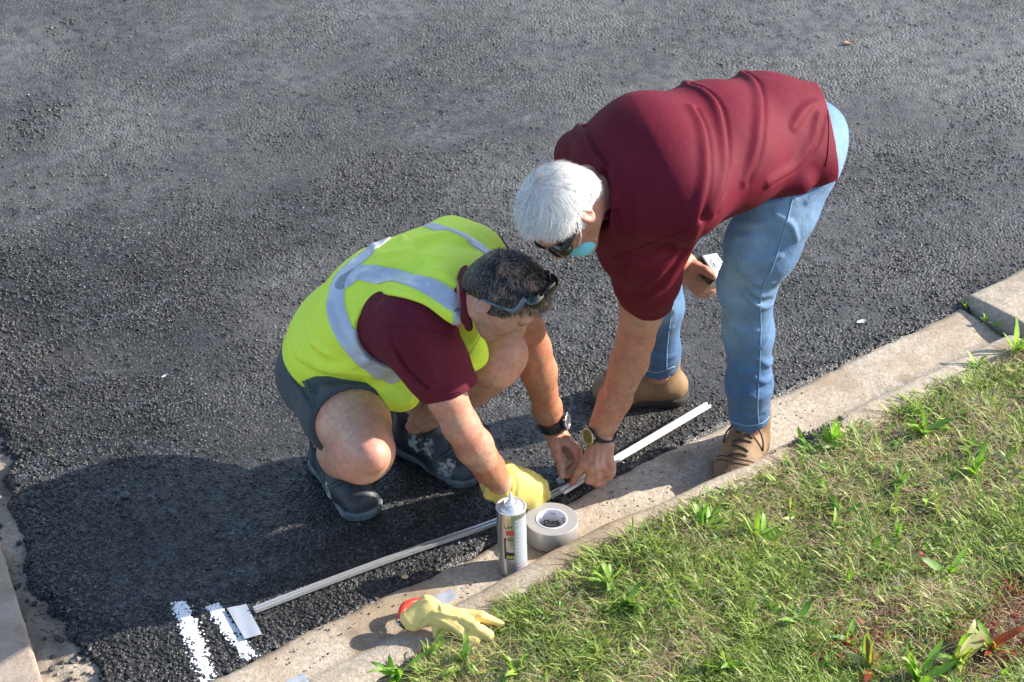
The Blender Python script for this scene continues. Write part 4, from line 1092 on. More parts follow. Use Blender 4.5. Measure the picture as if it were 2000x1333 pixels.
def colB(V):
    c = HB.colour(V, (.50, .275, .19), .45)
    leg = np.minimum(segdist(V, RLB[0], RLB[2])[0], np.minimum(segdist(V, RSB[0], RSB[3])[0], np.minimum(segdist(V, LLB[0], LLB[2])[0], segdist(V, LSB[0], LSB[3])[0])))
    lw = np.clip((.12 - leg) / .03, 0, 1)[:, None] * (V[:, 0] < .06)[:, None]
    c = c * (1 - lw) + np.array((.58, .33, .23)) * lw
    kn = np.clip(gauss(V, P(745, 880, .37), .055) + gauss(V, P(700, 930, .30), .04), 0, 1)[:, None]
    c = c * (1 - .35 * kn) + np.array((.56, .25, .17)) * .35 * kn
    sc_ = gauss(V, P(768, 880, .36), .007)[:, None]; c = c * (1 - .5 * sc_) + np.array((.6, .25, .25)) * .5 * sc_
    arm = np.minimum(segdist(V, ARB[0], ARB[4])[0], segdist(V, ALB[0], ALB[5])[0]); aw = np.clip((.065 - arm) / .015, 0, 1)[:, None] * (arm / .045 < leg / .080)[:, None]
    c = c * (1 - aw) + np.array((.43, .195, .11)) * aw
    m1 = fbm(V, 38, 5, 4)[:, None]; m2 = fbm(V, 14, 15, 3)[:, None]; c = c * (1 + .18 * (m1 - .5) * 2) * np.array([1, 1 - .16 * 1, 1 - .16 * 1]) ** np.clip((m2 - .45) * 6, 0, 1)
    el = gauss(V, P(885, 845, .37), .045)[:, None] + gauss(V, P(1118, 890, .08), .03)[:, None]; c = c * (1 - .25 * np.clip(el, 0, 1) * np.array([.05, .8, .8]))
    return nails(c, V, [(tB[3] + T_ * .007, 0)])
lo, hi = bounds([HB.c, *ARB, *ALB, *fB[0], *RLB, *RSB, *LLB, *LSB], .14)
bodyB = sdf_obj('body', SB, lo, hi, .003, M_SKIN, mB, colB)
body_hair(bodyB, mB, [(ARB[2], ARB[5], .055, 1300), (ALB[1], ALB[5], .055, 1300), (RLB[0], RLB[2], .11, 2600), (RSB[0], RSB[3], .08, 900), (LLB[1], LLB[2], .09, 900), (LSB[0], LSB[3], .08, 1200)], 0, 4)

# --- torso volume shared by T-shirt and vest
def torsoB(o=0.):
    S = SDF()
    S.u(ecap(P(652, 700, .31), P(698, 655, .42), .100 + o, .112 + o, sB, 1.32), .03)
    S.u(ecap(P(698, 655, .42), P(765, 602, .53), .112 + o, .116 + o, sB, 1.34), .04)
    S.u(ecap(P(765, 602, .53), P(838, 560, .585), .116 + o, .100 + o, sB, 1.46), .05)
    S.u(ecap(P(838, 560, .585), P(892, 566, .650), .095 + o, .062 + o, sB, 1.45), .05)
    S.u(cap(P(815, 622, .62), P(800, 645, .60), .066 + o, .066 + o), .04)
    S.u(cap(P(895, 515, .64), P(935, 520, .63), .058 + o, .056 + o), .04)
    return S
TS = torsoB(0)
sl = [P(812, 640, .60), P(850, 705, .525), P(874, 752, .475)]
TS.u(cap(sl[0], sl[1], .084, .068), .03); TS.u(cap(sl[1], sl[2], .068, .066), .02)
TS.u(cap(P(770, 630, .58), P(835, 725, .50), .075, .045), .04)
TS.u(cap(P(940, 510, .63), P(985, 560, .55), .066, .055), .03)
TSb = TS.copy()
def FT(pts, r=.007, k=.014, op='u', S=TS, base=TSb): S.fold(base, curve2(pts, 5), r, k, .3, op)
FT([(760, 660), (790, 700), (830, 745), (850, 765)], .009, .016)
FT([(772, 690), (800, 735), (830, 760)], .007, .013)
FT([(745, 600), (800, 640), (850, 700)], .008, .02)
FT([(765, 668), (795, 715), (838, 758)], .005, .01, 's')
FT([(800, 655), (830, 700), (850, 740)], .006, .016)
slx = nz(sl[2] - sl[1])
TS.inter(plane(P(876, 764, .455), slx + np.array([-.05, 0, -.10])), .005)
TS.sub(cap(sl[2] - slx * .0, sl[2] + slx * .1, .052, .058), .004)
TS.sub(cap(HB.w(0, -.01, -.05), nkB + (HB.c - nkB) * .5, .052, .045), .004)
TS.u(chain([P(915, 510, .70), P(903, 540, .73), P(905, 575, .73), P(910, 612, .69), P(916, 640, .64)], [.009] * 5), .02)
TS.u(chain([P(905, 512, .69), P(893, 540, .70), P(893, 575, .70), P(900, 612, .67)], [.015] * 4), .02)
TS.u(ell(P(622, 682, .33), (.075, .10, .075)), .03)
lo, hi = bounds([P(560, 690, .3), P(930, 500, .64), P(980, 560, .55), sl[2], P(800, 640, .6)], .17)
tee = sdf_obj('t_shirt', TS, lo, hi, .0036, M_MAROON2, mB)
tube('sleeve_seam', on(TS, curve2([(742, 640), (800, 640), (850, 648), (892, 662)], 6)), .0013, M_MAROON2, tee, 5)
tube('hem_stitch', on(TS, curve2([(852, 762), (875, 768), (901, 764)], 6)), .0011, M_MAROON2, tee, 5)
ckp = [HB.p(-.062, -.03, -.085), HB.p(-.03, -.075, -.068), HB.p(.02, -.085, -.062), HB.p(.06, -.05, -.07)]

# --- vest
VO = torsoB(.016)
VO.u(cap(P(868, 520, .69), P(880, 600, .68), .034, .030), .04)
VO.u(cap(P(882, 455, .66), P(925, 478, .66), .030, .035), .05)      # stiff far shoulder wing
VO.u(ecap(P(745, 710, .42), P(782, 770, .38), .046, .040, B3(.9, .1, .3), 1.2), .05)    # hanging front flap
VO.u(ecap(P(900, 600, .60), P(925, 700, .45), .030, .024, B3(1, .1, .1), 1.3), .04)       # front panel by the neck
VO.u(ecap(P(905, 690, .47), P(870, 760, .40), .024, .02, B3(1, 0, 0), 1.5), .03)
VOb = VO.copy()
def FV(pts, r=.007, k=.014, op='u', sink=.3): VO.fold(VOb, curve2(pts, 5), r, k, sink, op)
FV([(590, 668), (620, 712), (680, 722), (740, 733)], .008, .02)
FV([(722, 700), (690, 712), (650, 722)], .006, .015)
FV([(720, 740), (745, 765), (762, 798)], .007, .014)
FV([(800, 745), (806, 765), (800, 790)], .006, .014)
FV([(700, 545), (720, 540), (780, 560), (850, 590), (893, 625)], .007, .02)
FV([(600, 640), (612, 668), (640, 690)], .007, .014); FV([(575, 655), (584, 690), (606, 708)], .007, .014); FV([(730, 480), (742, 500), (748, 522)], .005, .012); FV([(785, 462), (800, 488), (806, 520)], .005, .012); FV([(840, 560), (858, 580), (870, 602)], .005, .01); FV([(700, 610), (712, 640), (742, 672)], .006, .012); FV([(736, 520), (770, 515), (820, 518)], .006, .016); FV([(745, 500), (790, 495), (850, 505)], .006, .018); FV([(840, 525), (868, 535), (895, 560)], .007, .016)
FV([(640, 600), (655, 650), (690, 700)], .006, .02)
FV([(905, 470), (870, 462), (820, 470)], .007, .03)
FV([(896, 655), (900, 690), (905, 715)], .006, .010, 's')
# armhole: an oblique opening round the near shoulder
ahc = P(818, 665, .60); ahn = nz(np.array([-.25, -.80, .30]))
ahx = nz(P(898, 680, .575) - P(708, 585, .56)); ahx = nz(ahx - ahn * (ahx @ ahn)); ahy = np.cross(ahn, ahx)
def hole(X):
    v = X - P(806, 662, .58).astype(np.float32); x = v @ ahx.astype(np.float32); y = v @ ahy.astype(np.float32); z = v @ ahn.astype(np.float32)
    return np.maximum(np.sqrt((x / .125) ** 2 + (y / .098) ** 2) - 1, -(z + .13) * 8) * .098
VO.sub(hole, .004)
VO.sub(cap(HB.w(0, .0, -.05), nkB + (HB.c - nkB) * .5, .056, .048), .004)                       # neck opening
def lower(X):                                                        # keep only what lies above the hem
    v = X - P(650, 722, .30).astype(np.float32)
    return v @ nz(-B3(.56, .74, .35)).astype(np.float32)
VO.inter(lower, .006)
VO.inter(lambda X: -HB_ear(X), .003) if False else None
lo, hi = bounds([P(560, 690, .3), P(860, 445, .66), P(960, 500, .64), P(780, 790, .36), P(930, 700, .47), P(800, 640, .6)], .14)
vest = sdf_obj('safety_vest', VO, lo, hi, .0034, M_VEST, mB)
# reflective bands: exact patches of the vest surface, 1.4 mm proud
vV = np.empty(len(vest.data.vertices) * 3, np.float32); vest.data.vertices.foreach_get('co', vV); vV = vV.reshape(-1, 3).astype(float)
vF = np.empty(len(vest.data.polygons) * 4, np.int32); vest.data.polygons.foreach_get('vertices', vF); vF = vF.reshape(-1, 4)
vN = vert_normals(vV, vF)
def brace(pp, wd):
    Q = VOb.hit(curve2(pp, 8))
    if 'PREVIEW' in globals(): print('BR', chain_dist(vV, Q).min(), Q[::8].round(2).tolist())
    if chain_dist(vV, Q).min() < wd * .8: clip_patch('reflective_strip', vV, vF, vN, wd - chain_dist(vV, Q), .0030, M_REFL, vest)
brace([(745, 472), (726, 488), (704, 506), (682, 524), (664, 545), (656, 580), (661, 620), (680, 660), (706, 692), (735, 718), (766, 735)], .0215)
brace([(672, 551), (690, 540), (710, 534), (745, 540), (795, 548), (845, 565), (886, 590)], .0215)
brace([(892, 612), (894, 628), (897, 645), (900, 662)], .0120)
brace([(838, 441), (862, 448), (890, 460), (927, 477), (955, 497)], .0115)
clip_patch('binding', vV, vF, vN, .0065 - np.abs(hole(vV.astype(np.float32)) - .0095), .0012, M_VEST, vest)
clip_patch('binding', vV, vF, vN, .0065 - np.abs(-lower(vV.astype(np.float32)) - .010), .0012, M_VEST, vest)
# --- shorts
SO = SDF()
SO.u(ecap(P(645, 708, .28), P(675, 690, .36), .108, .110, sB, 1.28), .03)
SO.u(cap(RLB[0], P(676, 795, .33), .096, .099), .04)
SO.u(cap(P(676, 795, .33), P(695, 840, .34), .099, .096), .02)
SO.u(cap(P(700, 725, .27), P(790, 715, .31), .095, .088), .04)
SO.u(cap(P(612, 735, .26), P(655, 820, .30), .070, .058), .04)
SOb = SO.copy()
for pts, op in (([(556, 720), (585, 760), (612, 805)], 'u'), ([(570, 715), (600, 752), (622, 790)], 'u'), ([(592, 725), (620, 742), (650, 760)], 'u'), ([(640, 740), (690, 752), (738, 765)], 'u'), ([(610, 735), (640, 730), (690, 738)], 'u'),
                ([(575, 735), (600, 770), (618, 800)], 's'), ([(620, 752), (612, 800), (618, 835)], 's'), ([(630, 748), (680, 745), (725, 756)], 's')):
    SO.fold(SOb, curve2(pts, 5), .008 if op == 'u' else .005, .015, .3, op)
n_ = nz(np.cross(P(770, 795, .36) - P(690, 768, .41), P(625, 852, .31) - P(690, 768, .41)))
if n_ @ (RLB[2] - RLB[0]) < 0: n_ = -n_
SO.inter(plane(P(690, 768, .41), n_), .004)
SO.sub(cap(RLB[1] + (RLB[2] - RLB[1]) * .25, RLB[2], .0875, .090), .004)
SO.inter(plane(P(800, 740, .33), B3(1, 0, 0)), .004)
lo2, hi2 = bounds([P(560, 700, .28), P(650, 830, .3), P(790, 715, .31)], .2)
shorts = sdf_obj('shorts', SO, lo2, hi2, .0038, M_SHORTS, mB)
tube('side_seam', on(SO, curve2([(596, 722), (604, 760), (620, 800), (628, 838)], 6), .0005), .0016, M_SHORTS, shorts, 5)
tube('hem_stitch', on(SO, curve2([(640, 812), (665, 780), (700, 762), (742, 772)], 6), .0005), .0014, M_SHORTS, shorts, 5)

# --- shoes, black with dried paint
def colSh(V):
    n = fbm(V, 26, 95, 5); n2 = fbm(V, 130, 97, 3)
    c = np.tile(np.array((.020, .024, .030)), (len(V), 1)); a = np.clip((n - .60) / .05 + np.clip((gauss(V, P(688, 945, .05), .045) + .8 * gauss(V, P(876, 880, .06), .04)) * 1.6 * n - .38, 0, 1) * 4, 0, 1)[:, None] * np.clip((n2 - .4) / .1, 0, 1)[:, None]
    c = c * (1 - a * .8) + np.array((.42, .48, .48)) * a * .8
    b = np.clip((fbm(V, 12, 99) - .5) / .1, 0, 1)[:, None] * .3
    return c * (1 - b) + np.array((.10, .15, .20)) * b
M_SHSOLE = mat('shoe_sole', (.10, .13, .15), .7, noise=(70, .6))
a1 = P(644, 864, .10); t1 = P(694, 956, .05); shoe('shoe', a1, t1 - a1, .003, M_SNEAK, mB, .262, .044, .03, colSh, .024, True, 0, M_SHSOLE, 4)
a2 = P(812, 822, .10); t2 = P(876, 893, .04); shoe('shoe', a2, t2 - a2, .003, M_SNEAK, mB, .258, .044, .03, colSh, .024, True, 0, M_SHSOLE, 4)

# --- yellow work glove on his right hand, closed round the metal strip
M_GLOVE = mat('yellow_glove_leather', (.56, .45, .11), .62, noise=(40, .12), bump=[('n', 70, .4, .003), ('n', 500, .3, .0008)])
GL = SDF(); gw = P(982, 946, .125)
GL.u(ecap(P(972, 936, .145), P(992, 950, .115), .040, .038, B3(.6, .6, 0), 1.1), .01)
GL.u(ecap(P(992, 950, .115), P(1030, 958, .085), .038, .036, B3(0, 1, .2), 1.35), .02)
fg = [[P(1036, 938, .085), P(1058, 948, .062), P(1064, 968, .030), P(1050, 982, .018)],
      [P(1030, 950, .080), P(1052, 965, .055), P(1055, 984, .026), P(1040, 992, .016)],
      [P(1022, 962, .072), P(1042, 979, .048), P(1043, 996, .022), P(1028, 1000, .016)],
      [P(1013, 970, .066), P(1030, 989, .044), P(1030, 1004, .022), P(1018, 1004, .018)]]
for f in fg: finger(GL, f, [.0165, .0145, .0135, .012], .006)
finger(GL, [P(1000, 935, .105), P(1026, 930, .085), P(1048, 940, .05), P(1060, 955, .025)], [.018, .016, .0145, .012], .01)
cufp = [P(974, 941, .150) + (B3(.62, .78, 0) * math.cos(a) * .044 + B3(-.3, .3, .9) * math.sin(a) * .036) for a in np.linspace(0, 6.283, 17)[:-1]]
glb = GL.copy()
for pts in ([(995, 925), (1000, 945), (996, 965)], [(1003, 928), (1010, 945), (1006, 968)]): GL.fold(glb, curve2(pts, 5), .004, .008, .3, 's')
GL.u(chain(cufp + [cufp[0]], [.0055] * 17), .016)
lo3, hi3 = bounds([gw, *fg[0], *fg[3]], .08)
gl = sdf_obj('work_glove', GL, lo3, hi3, .0022, M_GLOVE); meta(gl, 'yellow leather work glove worn on the crouching man\'s right hand', 'glove')

# --- dark, greying hair
SHB = SDF(); SHB.u(ell(HB.p(0, -.012, .034), (.082, .102, .092), HB.R), .01); SHB.u(ell(HB.p(0, .024, .038), (.070, .076, .072), HB.R), .04)
SHB.u(ell(HB.p(0, -.070, -.02), (.062, .040, .05), HB.R), .03)
def maskB(q):
    l, f, u = q.T
    line = np.interp(f, [-.13, -.05, -.02, .012, .025, .045, .062, .09, .12], [-.080, -.055, -.010, -.026, .012, .056, .082, .1, .11])
    return u > line + .005 * np.sin(l * 150)
def colHB(V, q, r):
    n = len(q); g = r.uniform(.6, 1.5, (n, 1)); c = np.array((.022, .016, .013)) * g
    side = np.clip((.02 - q[:, 2]) / .05, 0, 1) * np.clip((q[:, 1] + .06) / .05, 0, 1)
    gr = (r.rand(n) < .16 + .6 * side)[:, None]; c = np.where(gr, np.array((.30, .28, .26)) * r.uniform(.6, 1.2, (n, 1)), c)
    brn = (vnoise(V, 55, 3) > .52)[:, None] * (r.rand(n) < .75)[:, None] * (q[:, 2] > .05)[:, None]; return np.where(brn, np.array((.34, .21, .14)) * r.uniform(.6, 1.4, (n, 1)), c)
def flowB(q):
    d = np.zeros_like(q); d[:, 1] = .9; d[:, 2] = -.15 - 1.2 * np.clip(-q[:, 1], 0, .1) * 8; d[:, 0] = .5 * np.sign(q[:, 0]) * np.clip(np.abs(q[:, 0]) / .07, 0, 1) + 1.3 * np.clip((q[:, 1] - .05) / .03, 0, 1) + .7 * np.sin(q[:, 0] * 70 + q[:, 1] * 45)
    return d / np.linalg.norm(d, axis=1)[:, None]
M_HB = hair_mat('dark_hair')
hair_obj('hair', SHB, HB, maskB, colHB, lambda q, r: r.uniform(.013, .028, len(q)) * np.clip(.05 + q[:, 2] * 9 + np.clip(q[:, 1], 0, .04) * 4, .14, 1.1) * np.clip(1.0 - (np.abs(q[:, 0]) - .03) * 12 * (q[:, 1] > .03), .35, 1), flowB, 15000, M_HB, mB, .5, .22, 9, .0013, .5)

e = empty('sunglasses', HB.w(0, .05, .12), 'black sunglasses pushed up on the dark-haired man\'s head', 'sunglasses')
GS = SDF(); gc = HB.p(-.004, .018, .098); Rg = np.array([HB.l, nz(HB.f * .75 + HB.u * .66), nz(HB.u * .75 - HB.f * .66)])
for q in (-1, 1): GS.u(ell(gc + HB.l * q * .036 + Rg[1] * .028, (.041, .026, .027), Rg), .004)
GS.sub(ell(gc + Rg[1] * .006, (.064, .036, .05), Rg), .002)
sdf_obj('lens', HB.wrap(GS), gc - .1, gc + .1, .0022, M_LENS, e)
tube('frame', catmull([HB.c + (gc - HB.c + HB.l * a + Rg[1] * b + Rg[2] * .019) * HB.sc for a, b in ((-.064, .010), (-.050, .032), (-.028, .046), (0, .043), (.028, .046), (.050, .032), (.064, .010))], 5), .0022, M_BLACK, e, 6)
for q in (-1, 1):
    tube('temple', catmull([HB.c + (gc - HB.c + HB.l * q * .066 + Rg[1] * .012 + Rg[2] * .012) * HB.sc, HB.w(q * .082, .03, .075), HB.w(q * .084, .005, .045), HB.w(q * .086, -.022, .022), HB.w(q * .083, -.035, .010)], 5), np.interp(np.linspace(0, 1, 21), [0, .4, 1], [.0075, .0045, .0025]), M_BLACK if q > 0 else mat('grey_temple', (.12, .15, .17), .3), e, 8)
wxB = nz(WB - ALB[4])
M_DIALB = mat('grey_dial', (.05, .055, .05), .3, noise=(300, .5))
watch('wristwatch', P(1077, 824, .138), wxB, B3(.93, .05, .35), None, .0315, 'rugged black digital wristwatch on the crouching man\'s bare left wrist', M_STEEL, M_DIALB, .95, .92)
# ================================================================== OBJECTS
M_ALU = mat('brushed_aluminium', (.62, .62, .62), .32, metal=.65, noise=(90, .06), bump=[('n', 200, .1, .0008)])
M_WSTRIP = mat('white_plastic_strip', (.74, .71, .66), .5, noise=(60, .08))
def rail(name, pts, wd, h, matr, label):
    """shallow U channel swept along the pts (road surface)"""
    C = catmull(pts, 10); prof = [(-wd, 0), (-wd, h), (-wd + .0055, h), (-wd + .006, h * .15), (wd - .0045, h * .15), (wd - .004, h), (wd, h), (wd, 0)]
    V = []
    for i, c in enumerate(C):
        t = nz((C[min(i + 1, len(C) - 1)] - C[max(i - 1, 0)]) * [1, 1, 0]); n = np.array([t[1], -t[0], 0])
        for x, z in prof: V.append(c + n * x + [0, 0, z])
    m = len(prof); Q = [(i * m + j, i * m + (j + 1) % m, (i + 1) * m + (j + 1) % m, (i + 1) * m + j) for i in range(len(C) - 1) for j in range(m)]
    Fs = [np.array(Q)[:, ::-1], np.array([[0, 1, 2, 3, 4, 5, 6, 7]]), np.array([[(len(C) - 1) * m + j for j in range(m)][::-1]])]
    o = link(name, np_mesh(name, V, Fs, False), matr); return meta(o, label, 'strip')
zg = .012
rail('metal_strip', [P(497, 1195, zg), P(640, 1140, zg), P(800, 1081, zg), P(975, 1020, zg), P(1060, 978, zg + .003), P(1122, 948, zg + .003)], .0072, .009, M_ALU, 'long bowed metal strip running from the grey tape square to the yellow glove')
rail('plastic_strip', [P(1098, 963, zg + .008), P(1160, 925, zg + .008), P(1240, 878, zg + .007), P(1384, 793, zg + .006)], .0085, .007, M_WSTRIP, 'white plastic strip on the asphalt between the bent man\'s hand and his boot')

# duct-tape pieces
M_TAPE = mat('silver_duct_tape', (.33, .36, .42), .5, metal=.05, noise=(60, .06), bump=[('n', 45, .25, .003)])
M_TAPESIDE = mat('tape_roll_side', (.34, .33, .325), .5, metal=.1, noise=(80, .05))
def tape_piece(corners, label, lift=.004, zf=None, group=None):
    c = [np.array(q) for q in corners]; n = 10; V = []
    for i in range(n + 1):
        for j in range(n + 1):
            u, v = i / n, j / n; q = (c[0] * (1 - u) + c[1] * u) * (1 - v) + (c[3] * (1 - u) + c[2] * u) * v
            q = q + [0, 0, lift + .0004 * math.sin(u * 7 + v * 3) + .0003 * math.sin(v * 9)]; V.append(q)
    Q = [(i * (n + 1) + j, (i + 1) * (n + 1) + j, (i + 1) * (n + 1) + j + 1, i * (n + 1) + j + 1) for i in range(n) for j in range(n)]
    V = np.array(V); Vb = V - [0, 0, .0006]; N0 = len(V); Q = np.array(Q)
    ring = [i * (n + 1) for i in range(n)] + [n * (n + 1) + j for j in range(n)] + [i * (n + 1) + n for i in range(n, 0, -1)] + [j for j in range(n, 0, -1)]
    side = [(ring[i], ring[(i + 1) % len(ring)], ring[(i + 1) % len(ring)] + N0, ring[i] + N0) for i in range(len(ring))]
    o = link('duct_tape_piece', np_mesh('duct_tape_piece', np.concatenate([V, Vb]), np.concatenate([Q, Q[:, ::-1] + N0, np.array(side)]), False), M_TAPE)
    meta(o, label, 'tape'); return o
tape_piece([P(443, 1190, .01), P(481, 1182, .01), P(512, 1241, .01), P(478, 1250, .01)], 'square grey tape piece stuck on the asphalt at the left end of the metal strip', .003)
tape_piece([P(848, 1166, .012), P(880, 1153, .012), P(896, 1166, .012), P(868, 1186, .012)], 'grey tape piece on the kerb behind the loose yellow glove', .003)
tape_piece([P(556, 1333, .012), P(593, 1317, .012), P(603, 1333, .012), P(590, 1352, .012)], 'grey tape piece on the kerb, cut off by the bottom edge of the photo', .003)
tape_piece([P(1086, 936, .040), P(1098, 928, .045), P(1104, 944, .020), P(1092, 947, .018)], 'small grey tape piece pinched in the crouching man\'s bare fingers', .0)
tape_piece([P(1058, 985, .020), P(1075, 980, .020), P(1082, 992, .010), P(1064, 998, .010)], 'grey tape piece wrapped under the strip in front of the yellow work glove', .0)

# roll of duct tape
M_ROLL = mat('tape_roll_outside', (.33, .31, .285), .42, metal=.2, noise=(60, .05), bump=[('n', 45, .2, .002)])
def text_bent(txt, size, centre, R, axis, radius, ang0, zoff, matr, parent, name='lettering', inside=False, bold=0.0, flip=False):
    cu = bpy.data.curves.new(name, 'FONT'); cu.body = txt; cu.size = size; cu.extrude = 0; cu.offset = bold; cu.align_x = 'CENTER'
    tmp = bpy.data.objects.new('tmp', cu); COL.objects.link(tmp); dg = bpy.context.evaluated_depsgraph_get()
    me = bpy.data.meshes.new_from_object(tmp.evaluated_get(dg)); bpy.data.objects.remove(tmp); bpy.data.curves.remove(cu)
    bm = bmesh.new(); bm.from_mesh(me); bmesh.ops.triangulate(bm, faces=bm.faces[:]); bmesh.ops.subdivide_edges(bm, edges=[e for e in bm.edges if e.calc_length() > size * .25], cuts=2); bmesh.ops.triangulate(bm, faces=bm.faces[:])
    for v in bm.verts:
        x, y = v.co.x, v.co.y
        if flip: x, y = -x, -y
        a = ang0 + (-x if inside else x) / radius
        q = np.array([math.cos(a) * radius, math.sin(a) * radius, zoff + y]) @ R.T + centre
        v.co = q
    bm.to_mesh(me); bm.free(); me.materials.clear(); me.name = name
    return link(name, me, matr, parent)
import bmesh
M_INK = mat('black_ink', (.02, .02, .02), .5); M_GREYINK = mat('grey_ink', (.30, .31, .33), .5); M_RED = mat('red_print', (.60, .03, .04), .45); M_LABELW = mat('pale_label', (.50, .54, .60), .4, metal=.3)
M_CORE = mat('printed_core', (.66, .67, .76), .6, noise=(40, .05))
tp = P(1077, 1052, .0); tp = np.append(tp[:2], .0012)
tape = empty('duct_tape_roll', tp, 'roll of silver duct tape lying flat on the kerb beside the spray can', 'tape roll')
TR = nz(P(1077, 1030)); Rm = np.eye(3); RO, RI, TH = .0605, .033, .048
base_t = tp + np.array([0, .004, .004])
lathe('tape_side', [(RI + .003, .002), (RI + .003, 0), (RO - .001, 0), (RO, .001), (RO, TH - .001), (RO - .001, TH)], M_ROLL, tape, (Rm, base_t), 72)
lathe('tape_top', [(RO - .001, TH), (RO - .008, TH + .0003), (RO - .014, TH - .0003), (RO - .02, TH + .0002), (RI + .003, TH)], M_TAPESIDE, tape, (Rm, base_t), 72)
core = lathe('core', [(RI + .0031, TH), (RI + .0028, TH + .0012), (RI + .0004, TH + .0012), (RI, TH), (RI, .0), (RI + .003, 0)], M_CORE, tape, (Rm, base_t), 72)
text_bent('Duck', .019, base_t, Rm, None, RI - .0006, math.radians(88), .008, M_INK, core, 'lettering', True, .0004)
text_bent('Tape', .007, base_t, Rm, None, RI - .0006, math.radians(86), .036, M_INK, core, 'lettering', True)
text_bent('Q', .016, base_t, Rm, None, RI - .0006, math.radians(30), .026, M_INK, core, 'lettering', True, .0003)
text_bent('D', .016, base_t, Rm, None, RI - .0006, math.radians(150), .026, M_INK, core, 'lettering', True, .0003)

# spray can
cb = P(1002, 1108, 0.0); cb = np.append(cb[:2], -.002)
can = empty('spray_can', cb, 'silver upside-down marking paint spray can with white nozzle standing on the kerb', 'spray can')
Rc = .0325; ch = .172
M_CAN = mat('can_silver', (.58, .56, .54), .26, metal=.85, noise=(30, .04))
M_CANTOP = mat('can_dome', (.66, .68, .70), .35, metal=.5)
tl = math.radians(1.5); Rcan = np.array([[math.cos(tl), 0, -math.sin(tl)], [0, 1, 0], [math.sin(tl), 0, math.cos(tl)]])
lathe('can_body', [(.0001, .003), (Rc - .004, .002), (Rc - .001, 0), (Rc + .0006, .001), (Rc + .0008, .003), (Rc, .005), (Rc, ch - .006), (Rc - .001, ch)], M_CAN, can, (Rcan, cb), 64)
lathe('can_rim', [(Rc - .001, ch), (Rc + .0014, ch + .001), (Rc + .0018, ch + .003), (Rc + .0008, ch + .0046), (Rc - .002, ch + .004), (Rc - .004, ch + .001)], M_CANTOP, can, (Rcan, cb), 64)
lathe('can_dome', [(Rc - .004, ch + .001), (Rc - .006, ch + .004), (Rc - .0075, ch + .007), (Rc - .0105, ch + .0105), (.0185, ch + .0125), (.0172, ch + .0130), (.0168, ch + .0165), (.0152, ch + .0172), (.0135, ch + .0160), (.012, ch + .0125), (.0095, ch + .012)], M_CANTOP, can, (Rcan, cb), 64)
noz = lathe('nozzle', [(.0095, ch + .012), (.0092, ch + .0185), (.0062, ch + .0195), (.0044, ch + .021), (.0044, ch + .031), (.0036, ch + .033), (.0024, ch + .040), (.0014, ch + .0435), (.0001, ch + .044)], M_WHITE, can, (Rcan, cb), 32)
def label_patch(a0, a1, z0, z1, matr, parent, name, off=.0004):
    V = []; n = 24
    for i in range(n + 1):
        a = a0 + (a1 - a0) * i / n
        for z in (z0, z1): V.append(np.array([math.cos(a) * (Rc + off), math.sin(a) * (Rc + off), z]) @ Rcan.T + cb)
    Q = [(2 * i, 2 * i + 2, 2 * i + 3, 2 * i + 1) for i in range(n)]
    return link(name, np_mesh(name, V, np.array(Q)), matr, parent)
D = math.radians
lab = label_patch(D(-79), D(-8), .006, ch - .012, M_LABELW, can, 'label')
def tcan(txt, size, deg, z, m, bold=0): return text_bent(txt, size, cb, Rcan, None, Rc + .0007, D(deg), z, m, can, 'lettering', False, bold)
tcan('UM', .0125, -103, .136, M_INK); tcan('NG', .0125, -101, .103, M_INK)
for k in range(3): label_patch(D(-112 + k * 11), D(-102 + k * 11), .125, .1305, M_RED, can, 'red_block'); label_patch(D(-112 + k * 11), D(-102 + k * 11), .118, .1240, M_RED, can, 'red_block')
label_patch(D(-122), D(-115), .050, .108, M_INK, can, 'dark_block'); label_patch(D(-118), D(-81), .050, .070, M_INK, can, 'dark_block')
M_YEL = mat('yellow_print', (.65, .62, .10), .5)
for k in range(4): label_patch(D(-112 + k * 8), D(-107 + k * 8), .053, .061, M_YEL, can, 'yellow_block', .0008)
for i in range(26):            # small print, too small to read in the photograph
    z = ch - .022 - i * .0052
    if i in (4, 5, 15, 20): continue
    a = D(-74); 
    while a < D(-14):
        b = a + D(rnd.uniform(3, 11)); label_patch(a, min(b, D(-12)), z, z + .0016, M_GREYINK if i != 24 else M_RED, lab, 'print_line', .0007) if i % 2 == 0 else None
        a = b + D(2)
        if i % 2: break

